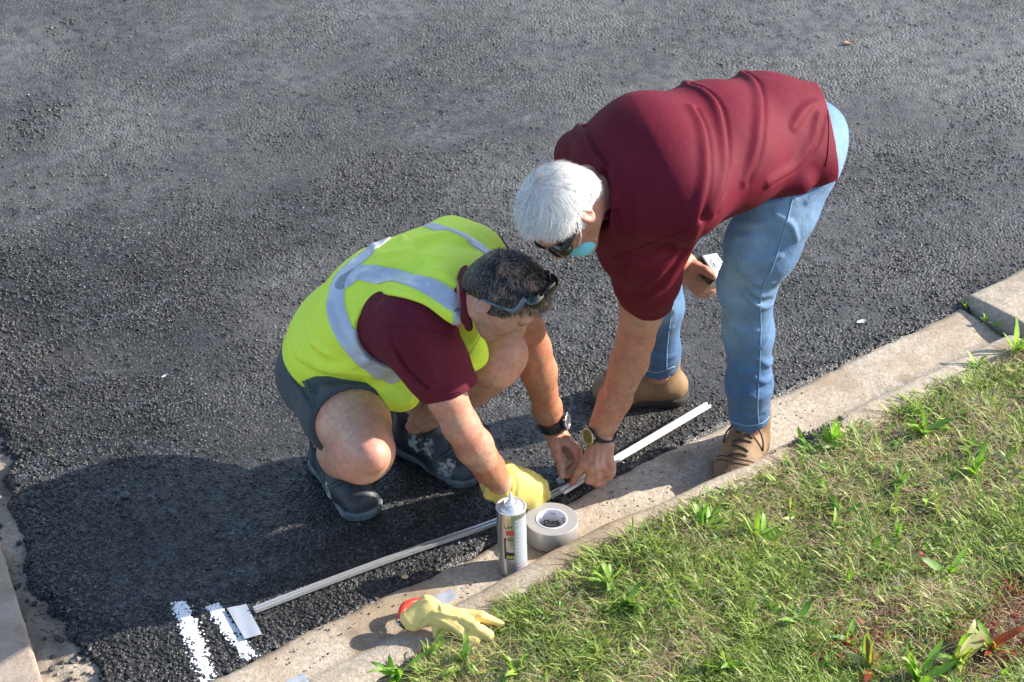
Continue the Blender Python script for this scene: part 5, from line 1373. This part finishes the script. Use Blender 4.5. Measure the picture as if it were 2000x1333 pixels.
# loose yellow glove on the kerb edge, red-handled cutter under it
zk = .018
M_GLOVE2 = mat('pale_glove_leather', (.76, .58, .20), .65, noise=(40, .10), bump=[('n', 60, .4, .003), ('n', 500, .3, .0008)])
LG = SDF(); zg2 = zk + .006
LG.u(ecap(P(800, 1213, zg2 + .022), P(842, 1188, zg2 + .040), .017, .023, B3(.6, -.6, 0), 1.45), .01)
LG.u(ecap(P(835, 1200, zg2 + .034), P(868, 1206, zg2 + .032), .017, .016, B3(.1, 1, 0), 1.25), .014)
LG.u(ecap(P(868, 1206, zg2 + .032), P(893, 1212, zg2 + .030), .016, .015, B3(.35, 1, 0), 1.75), .012)
for ch_, rr in (([P(880, 1218, zg2 + .026), P(903, 1234, zg2 + .022), P(930, 1251, zg2 + .012)], [.0145, .0150, .0135]), ([P(900, 1210, zg2 + .034), P(930, 1227, zg2 + .032), P(954, 1242, zg2 + .020)], [.0135, .0145, .0130]),
                ([P(903, 1200, zg2 + .036), P(940, 1205, zg2 + .036), P(979, 1219, zg2 + .024)], [.0125, .0125, .0070]), ([P(858, 1215, zg2 + .018), P(853, 1228, zg2 + .010), P(850, 1243, zg2 + .002)], [.009, .009, .006])):
    for i_ in range(2): LG.u(cap(ch_[i_], ch_[i_ + 1], rr[i_], rr[i_ + 1]), .003 if i_ else .006)
lgb = LG.copy()
for pts in ([(896, 1214), (915, 1230), (943, 1247)], [(915, 1205), (935, 1216), (955, 1224)]): LG.fold(lgb, curve2(pts, 5), .0028, .003, .0, 's')
for pts in ([(822, 1224), (833, 1208), (843, 1200)], [(826, 1216), (838, 1204), (846, 1200)]): LG.fold(lgb, curve2(pts, 5), .0030, .006, .1, 's')
for pts in ([(842, 1206), (868, 1216), (900, 1238), (925, 1256)], [(790, 1227), (812, 1231), (830, 1222)], [(820, 1176), (842, 1172), (858, 1180), (863, 1194)], [(848, 1196), (870, 1200), (895, 1206)]): LG.fold(lgb, curve2(pts, 5), .0030, .005, .0)
lo, hi = bounds([P(790, 1220, zk), P(985, 1225, zk + .03), P(940, 1255, zk), P(850, 1185, zk + .05)], .07)
lg = sdf_obj('work_glove', LG, lo, hi, .0022, M_GLOVE2); meta(lg, 'empty pale yellow work glove lying on the kerb edge, fingers over the grass', 'glove')
cut = empty('hand_tool', P(795, 1200, zk), 'red handled tool with a steel ring tucked under the loose yellow glove', 'tool')
M_REDP = mat('red_plastic', (.70, .05, .03), .35)
hp = catmull([P(783, 1203, zk + .010), P(790, 1187, zk + .016), P(804, 1178, zk + .018), P(822, 1174, zk + .014)], 6)
HS = SDF().u(chain(hp, list(np.interp(np.linspace(0, 1, len(hp)), [0, .4, 1], [.0085, .0105, .008]))), .003)
sdf_obj('handle', HS, *bounds(hp, .03), .0018, M_REDP, cut)
ra = np.linspace(0, 6.283, 25)[:-1]; rc_ = P(781, 1212, zk + .004)
tube('ring', [rc_ + np.array([math.cos(q) * .0085, math.sin(q) * .012, .0]) for q in ra], .0028, M_STEEL, cut, 8, True)
tube('blade', [P(778, 1216, zk + .002), P(790, 1225, zk + .002), P(800, 1228, zk + .001)], .005, M_BLACK, cut, 8)

# tape measure in the bent man's right hand
mc = P(1391, 527, .462); mm = empty('tape_measure', mc, 'black and chrome tape measure in the bent man\'s right hand beside his knee', 'tape measure')
t_ = B3(.50, -.80, .33); n_m = nz(B3(.66, .30, .7) - t_ * (B3(.66, .30, .7) @ t_)); s_m = np.cross(n_m, t_); Rt = np.array([t_, s_m, n_m])
TM = SDF().u(rbox(mc, (.036, .031, .0165), Rt, .010), .001)
sdf_obj('case', TM, mc - .08, mc + .08, .0018, M_BLACK, mm)
FM = SDF().u(rbox(mc + n_m * .0165, (.032, .027, .0022), Rt, .002), .001); FM.sub(cap(mc + n_m * .0195, mc + n_m * .03, .0185, .0185), .001)
M_CHROME = mat('chrome_face', (.60, .63, .60), .16, metal=.75)
fm = sdf_obj('chrome_face', FM, mc - .08, mc + .08, .0015, M_CHROME, mm)
lathe('badge', [(.0001, .0182), (.016, .0182), (.0165, .017), (.0165, .015)], mat('badge', (.62, .66, .60), .3, metal=.3, noise=(300, .5)), mm, (Rt.T, mc), 40)
bl = P(1391, 527, .462) + n_m * .0186; 
tube('badge_mark', [bl - s_m * .008 - t_ * .006, bl - s_m * .008 + t_ * .004, bl + s_m * .002 + t_ * .006], .0014, M_INK, mm, 6)
TL = SDF().u(rbox(mc + t_ * .037 - s_m * .014, (.004, .014, .0125), Rt, .002), .001)
sdf_obj('tape_slot', TL, mc - .08, mc + .08, .0018, M_STEEL, mm)

# small finds
def pebble(pt, r, col, label, seed, cat='stone', name='pebble'):
    rr_ = np.random.RandomState(seed); V, F3 = icosa(); me = bpy.data.meshes.new(name); bm = bmesh.new()
    bmesh.ops.create_icosphere(bm, subdivisions=3, radius=1)
    for v in bm.verts:
        q = np.array(v.co); k = 1 + .35 * (vnoise(q[None] + seed, 1.4, seed)[0] - .5); v.co = [pt[0] + q[0] * r * k * 1.1, pt[1] + q[1] * r * k * .9, pt[2] + r * .4 + q[2] * r * k * .65]
    for f in bm.faces: f.smooth = True
    bm.to_mesh(me); bm.free(); o = link(name, me, mat('pebble', col, .7, noise=(200, .25))); return meta(o, label, cat)
pebble(P(791, 1129, .006), .0072, (.58, .36, .20), 'small tan pebble on the asphalt beside the kerb near the metal strip', 3)
pebble(P(1060, 1117, .03), .009, (.55, .40, .33), 'pale pinkish stone at the grass edge below the tape roll', 6)
pebble(P(245, 970, .006), .011, (.08, .085, .09), 'dark rounded stone standing proud of the shaded asphalt', 9)
def leaf(pt, ln, wd, ang, col, label, curl=.3):
    V = []; n = 8; d = np.array([math.cos(ang), math.sin(ang), 0]); s_ = np.array([-d[1], d[0], 0])
    for i in range(n + 1):
        t = i / n; wv = wd * math.sin(math.pi * min(.98, t * .95 + .03)) ** .8
        for q in (-1, 0, 1): V.append(np.array(pt) + d * ln * (t - .5) + s_ * q * wv * .5 + [0, 0, .004 + curl * ln * (abs(q) * .35 + (t - .5) ** 2)])
    Q = [(i * 3 + j, (i + 1) * 3 + j, (i + 1) * 3 + j + 1, i * 3 + j + 1) for i in range(n) for j in range(2)]
    V = np.array(V); n0 = len(V); ring = [i * 3 for i in range(n + 1)] + [n * 3 + 1] + [i * 3 + 2 for i in range(n, -1, -1)] + [1]
    side = [(ring[i], ring[(i + 1) % len(ring)], ring[(i + 1) % len(ring)] + n0, ring[i] + n0) for i in range(len(ring))]
    o = link('dry_leaf', np_mesh('dry_leaf', np.concatenate([V, V - [0, 0, .0006]]), np.concatenate([np.array(Q), np.array(Q)[:, ::-1] + n0, np.array(side)])), mat('dry_leaf', col, .7, noise=(90, .3)))
    return meta(o, label, 'leaf')
leaf(P(1659, 87, .004), .034, .018, .1, (.30, .19, .11), 'brown dry leaf on the far asphalt at top right')
leaf(P(1972, 1078, .04), .05, .026, .3, (.36, .27, .20), 'curled tan dry leaf in the grass near the right edge')
leaf(P(1520, 78, .004) * 0 + P(322, 738, .004), .022, .006, .9, (.30, .36, .42), 'thin bluish plastic shred on the asphalt left of the crouching man')
leaf(P(1683, 631, .004), .030, .014, .5, (.42, .47, .52), 'crumpled clear plastic scrap on the asphalt near the kerb at right', .15)
# ================================================================== GRASS
def blade_batch(root, ang, ln, wd, lean, col, segs=4, droop=1.0, seed=0):
    n = len(root); d = np.stack([np.cos(ang), np.sin(ang), np.zeros(n)], 1); s_ = np.stack([-d[:, 1], d[:, 0], np.zeros(n)], 1); out = []
    for i in range(segs + 1):
        t = i / segs
        c = root + d * (ln * lean * (t ** 1.6))[:, None] + np.array([0, 0, 1.0]) * (ln * np.sqrt(np.maximum(1 - lean ** 2, .02)) * (t - droop * lean * .55 * t * t))[:, None]
        wv = wd * (1 - t ** 1.8) * .5 + .0001
        fold = .35 * wv
        out += [c - s_ * wv[:, None], c + s_ * wv[:, None]]
    V = np.stack(out, 1).reshape(-1, 3); m = 2 * (segs + 1); b = (np.arange(n) * m)[:, None]
    Q = np.concatenate([b + np.array([[2 * i, 2 * i + 1, 2 * i + 3, 2 * i + 2]]) for i in range(segs)], 0)
    return V, Q, np.repeat(col, m, 0)
def grass_mat(name, rough=.5, trans=.35):
    m = bpy.data.materials.new(name); m.use_nodes = True; nt = m.node_tree; b = nt.nodes['Principled BSDF']; L = nt.links; o = nt.nodes['Material Output']
    at = N(nt, 'ShaderNodeVertexColor'); at.layer_name = 'Col'; L.new(at.outputs[0], b.inputs['Base Color']); b.inputs['Roughness'].default_value = rough; b.inputs['Specular IOR Level'].default_value = .35
    tr = N(nt, 'ShaderNodeBsdfTranslucent'); g = N(nt, 'ShaderNodeVectorMath', operation='MULTIPLY'); L.new(at.outputs[0], g.inputs[0]); g.inputs[1].default_value = (1.5, 1.6, .5); L.new(g.outputs[0], tr.inputs[0])
    mx = N(nt, 'ShaderNodeMixShader'); mx.inputs[0].default_value = trans; L.new(b.outputs[0], mx.inputs[1]); L.new(tr.outputs[0], mx.inputs[2]); L.new(mx.outputs[0], o.inputs[0])
    return m
M_GRASS = grass_mat('grass_blades'); M_WEED = grass_mat('weed_leaf', .45, .3)
def in_view(X, m=.10): return np.abs(X[:, 0]) < X[:, 1] * .265 + m
REDC = [P(1820, 1110, .03), P(1705, 1255, .03), P(1985, 1240, .03), P(1905, 1290, .03), P(1620, 1300, .03), P(1990, 1160, .03), P(1760, 1190, .03)]; REDR = [.05, .09, .13, .08, .05, .06, .04]
def redness(X): return np.clip(sum(np.exp(-((X[:, :2] - c[:2]) ** 2).sum(1) / r ** 2) * .62 for c, r in zip(REDC, REDR)), 0, 1)
def build_grass():
    n0 = 360000; r = np.random.RandomState(5)
    X = np.stack([r.uniform(-.2, 1.75, n0), r.uniform(3.7, 5.9, n0), np.zeros(n0)], 1); s, w_ = sw(X)
    edge = .203 - .012 * (s > 1.6) + .075 * (fbm(X[:, :2], 11, 66, 4) - .5) + np.interp(s, [1.35, 1.6], [0, -.012])
    d = w_ - edge; pr = np.clip(d / .03, 0, 1) * .85 + .15 * (d > -.02)
    far = np.clip((5.2 - X[:, 1]) / 1.2, .35, 1)
    bare = np.clip((fbm(X[:, :2], 9, 77, 4) - .52) * 7, 0, .78)
    ok = in_view(X) & (d > -.02) & (r.rand(n0) < pr * far * (1 - bare)); X = X[ok]; d = d[ok]; n = len(X)
    X[:, 2] = soil_z(X) - .003
    gm = fbm(X[:, :2], 8, 88, 4); g2 = fbm(X[:, :2], 30, 89, 3)
    straw = r.rand(n) < np.clip(.55 + (0.5 - gm) * 5.0, .10, .95)
    pal = np.array([(.17, .255, .05), (.25, .34, .07), (.33, .42, .10), (.09, .15, .045), (.42, .47, .16)])
    pst = np.array([(.52, .42, .27), (.62, .53, .37), (.42, .31, .20), (.30, .21, .13), (.58, .52, .38)])
    col = np.where(straw[:, None], pst[r.randint(0, 5, n)], pal[r.randint(0, 5, n)]) * r.uniform(.6, 1.3, (n, 1)) * (.72 + .56 * fbm(X[:, :2], 15, 93, 3)[:, None])
    rd = redness(X) * (r.rand(n) < .85); isr = (rd > r.uniform(.15, .6, n))
    col = np.where(isr[:, None], np.array((.26, .035, .025)) * r.uniform(.35, 1.3, (n, 1)), col)
    ln = np.where(straw, r.uniform(.022, .068, n), r.uniform(.026, .070, n)) * (.65 + .6 * g2) * np.where(isr, .6, 1) * np.clip(.6 + d * 10, .6, 1.1)
    big = r.rand(n) < .03; ln = np.where(big, ln * 1.7, ln)
    lean = np.where(straw, r.uniform(.6, 1.0, n), r.uniform(.45, .98, n))
    wd = np.where(straw, r.uniform(.0009, .0019, n), r.uniform(.0014, .0040, n))
    brd = (r.rand(n) < .20) & ~isr & (d > .02); wd = np.where(brd, r.uniform(.004, .0095, n), wd); ln = np.where(brd, r.uniform(.022, .065, n), ln); lean = np.where(brd, r.uniform(.55, 1.0, n), lean)
    col = np.where(brd[:, None], np.array([(.20, .33, .05), (.12, .23, .045), (.30, .42, .08), (.40, .46, .18)])[r.randint(0, 4, n)] * r.uniform(.8, 1.2, (n, 1)), col)
    ang = r.uniform(0, 6.283, n)
    V, Q, Cc = blade_batch(X, ang, ln, wd, lean, col, 3)
    o = link('grass', np_mesh('grass', V, Q, True, Cc), M_GRASS)
    meta(o, 'patchy green and straw coloured lawn grass beside the kerb', 'grass', kind='stuff')
    # thatch: flat dead bits over the soil, clover-like small leaves
    n = 40000; X = np.stack([r.uniform(-.2, 1.75, n), r.uniform(3.7, 5.6, n), np.zeros(n)], 1); s, w_ = sw(X); ok = in_view(X) & (w_ > .175 + .03 * r.rand(n)); X = X[ok]; n = len(X); X[:, 2] = soil_z(X) + r.uniform(0, .012, n)
    V, Q, Cc = blade_batch(X, r.uniform(0, 6.28, n), r.uniform(.012, .035, n), r.uniform(.001, .0022, n), r.uniform(.93, 1, n), np.array([(.30, .23, .14)]) * r.uniform(.5, 1.7, (n, 1)), 2, .3)
    o = link('dead_thatch', np_mesh('dead_thatch', V, Q, True, Cc), M_GRASS); meta(o, 'dead grass clippings and thatch between the green blades', 'thatch', kind='stuff')
    n = 14000; X = np.stack([r.uniform(-.2, 1.75, n), r.uniform(3.7, 5.6, n), np.zeros(n)], 1); s, w_ = sw(X); gm = fbm(X[:, :2], 6, 188, 4); ok = in_view(X) & (w_ > .21) & (gm > .5); X = X[ok]; n = len(X)
    X[:, 2] = soil_z(X) + r.uniform(.006, .02, n); a = r.uniform(0, 6.28, n); rr = r.uniform(.0025, .0065, n)
    tilt = r.normal(0, .35, (n, 2)); k = 6; out = []
    for i in range(k):
        an = a + 6.283 * i / k; q = .72 + .28 * np.cos(an - a); x, y = rr * np.cos(an) * q, rr * np.sin(an) * .8
        out.append(X + np.stack([x, y, x * tilt[:, 0] + y * tilt[:, 1]], 1))
    V = np.stack(out, 1).reshape(-1, 3); Q = (np.arange(n) * k)[:, None] + np.arange(k)[None]
    col = np.array([(.07, .15, .045), (.10, .20, .05), (.15, .25, .07)])[r.randint(0, 3, n)] * r.uniform(.8, 1.3, (n, 1)); rd = redness(X) > r.uniform(.2, .7, n); col = np.where(rd[:, None], np.array((.40, .03, .03)), col)
    o = link('clover', np_mesh('clover', V, Q, True, np.repeat(col, k, 0)), M_WEED); meta(o, 'small clover leaves scattered low through the lawn', 'clover', kind='stuff')
build_grass()

# weeds one can tell apart: tufts of broad leaves, each leaf a part
def leaf_mesh(seed):
    r = random.Random(seed); n = 7; V = []; ln = 1.0; wd = r.uniform(.15, .24); bend = r.uniform(.3, .75)
    for i in range(n + 1):
        t = i / n; wv = wd * (math.sin(math.pi * min(1, t * .86 + .12)) ** .9) * .5 if i < n else .004
        x = t * (1 - .18 * bend * t); z = (t - bend * t * t) * .8
        for q in (-1, 0, 1): V.append((x, q * wv, z + (.22 * wv if q else 0) + .02 * math.sin(t * 9 + q)))
    Q = [(i * 3 + j, (i + 1) * 3 + j, (i + 1) * 3 + j + 1, i * 3 + j + 1) for i in range(n) for j in range(2)]
    return np.array(V), np.array(Q)
LEAFS = []
for k, c in enumerate([(.12, .24, .035), (.17, .30, .045), (.09, .19, .04), (.22, .33, .06), (.30, .30, .12), (.28, .06, .035)]):
    for j in range(2):
        V, Q = leaf_mesh(k * 7 + j); cc = np.tile(np.array(c), (len(V), 1)) * (1 + .25 * np.sin(V[:, :1] * 5)); cc[1::3] *= 1.18
        me = np_mesh('leaf', V, Q, True, cc); me.materials.append(M_WEED); LEAFS.append(me)
def weed(px, py, n, size, label, kinds=(0, 1, 2, 3), up=.5, seed=0, group=None):
    r = random.Random(seed + int(px * 7 + py)); z = float(soil_z(P(px, py, .03)[None])[0]); b = P(px, py, z); b[2] = z
    e = empty('weed_plant', b, label, 'weed', group)
    for i in range(n):
        o = bpy.data.objects.new('leaf', LEAFS[r.choice(kinds) * 2 + r.randint(0, 1)]); COL.objects.link(o); o.parent = e
        s_ = size * r.uniform(.45, 1.15); o.scale = (s_, s_ * r.uniform(.8, 1.25), s_)
        o.rotation_euler = (r.uniform(-.7, .7), -r.uniform(-.2, 1.25) * up, r.uniform(0, 6.283))
        o.location = (r.uniform(-.006, .006), r.uniform(-.006, .006), r.uniform(.0, .006))
W = [(775, 1330, 9, .070, 'tall broad-leaved grass weed at the kerb just below the loose yellow glove', (0, 1, 3), .9),
     (835, 1290, 7, .055, 'pale green weed tuft touching the fingers of the loose yellow glove', (1, 3, 4), .6),
     (905, 1300, 8, .060, 'leafy weed right below the loose glove\'s fingertips', (0, 2, 3), .7),
     (1580, 885, 9, .050, 'low dark weed clump over black crumbs beside the kerb, right of the near boot', (0, 1, 2), .5),
     (1625, 870, 8, .055, 'bright green weed sprouting beside the black crumbs right of the boot', (1, 3), .8),
     (1800, 850, 9, .065, 'tall weed clump by the kerb in the upper right lawn', (1, 3, 2), .8),
     (1985, 690, 8, .060, 'weed leaning over the kerb at the right edge just below the kerb joint', (1, 3), .6),
     (1375, 1035, 8, .060, 'broad-leaved weed near the kerb below the near boot', (0, 3, 1), .7),
     (1300, 1040, 6, .040, 'small pale weed at the kerb edge right of the tape roll', (3, 4), .6),
     (1480, 1055, 8, .060, 'bright weed tuft in the middle of the lawn below the near boot', (1, 3), .7),
     (1185, 1140, 7, .050, 'spreading weed at the kerb edge below the tape roll', (0, 1), .6),
     (1225, 1185, 8, .055, 'dark leafy weed in the lawn left of centre, below the tape roll', (0, 2), .5),
     (1870, 1300, 11, .085, 'large green and yellow weed clump at the bottom right corner', (1, 3, 4), .85),
     (1935, 1275, 10, .085, 'large weed with reddish leaves among red-stained grass at bottom right', (1, 3, 5), .8),
     (1790, 1330, 10, .080, 'upright bright weed at the bottom edge left of the red stain', (1, 3), .95),
     (1850, 1125, 7, .060, 'weed with long leaves beside the small red patch of grass', (1, 2, 5), .6),
     (1700, 1310, 8, .060, 'red-tinged weed tuft in the bottom edge stain', (3, 5, 4), .8),
     (1560, 1220, 8, .055, 'mid green weed in the lower middle of the lawn', (0, 2, 1), .6),
     (1090, 1210, 6, .045, 'weed rosette a hand\'s width right of the loose glove', (0, 1), .4),
     (1420, 1310, 8, .055, 'green weed at the bottom edge below the lawn centre', (0, 1, 3), .7),
     (1010, 1318, 8, .060, 'weed at the bottom edge right of the loose glove', (0, 1, 3), .7),
     (1760, 950, 7, .055, 'dark weed in the upper right lawn', (0, 2), .5),
     (1905, 930, 8, .060, 'yellow-green weed at the right, above the lawn centre', (3, 1), .7),
     (1640, 1010, 7, .050, 'flat weed with wide leaves right of the lawn centre', (2, 0, 1), .3)]
for i, (px, py, n, size, lab_, kinds, up) in enumerate(W): weed(px, py, n + 3, size * 1.2, lab_, kinds, up, i)
r_ = random.Random(3); k = 0
while k < 70:
    px, py = r_.uniform(720, 2020), r_.uniform(700, 1345); q = P(px, py, .03); s, w_ = sw(q[None])
    if w_[0] < .215: continue
    k += 1
    weed(px, py, r_.randint(4, 7), r_.uniform(.028, .046), 'small green broad-leaved weed growing low in the lawn', r_.choice([(0, 1, 2), (1, 3), (0, 2), (3, 4)]), r_.uniform(.3, .8), 500 + k, 'small broad-leaved weeds scattered in the lawn')
# weeds in the open joint of the kerb
for px, py, sz, lab_ in ((1885, 603, .022, 'tiny yellow-green weed at the asphalt end of the kerb joint'), (1925, 632, .026, 'small weed growing in the middle of the kerb joint'), (1948, 640, .026, 'leafy weed at the grass end of the kerb joint')):
    b = P(px, py, .006); e = empty('weed_plant', b, lab_, 'weed'); rr = random.Random(px)
    for i in range(6):
        o = bpy.data.objects.new('leaf', LEAFS[rr.choice((1, 3)) * 2]); COL.objects.link(o); o.parent = e; s_ = sz * rr.uniform(.6, 1.2); o.scale = (s_, s_ * 1.4, s_); o.rotation_euler = (0, -rr.uniform(0, .9), 6.283 * i / 6)
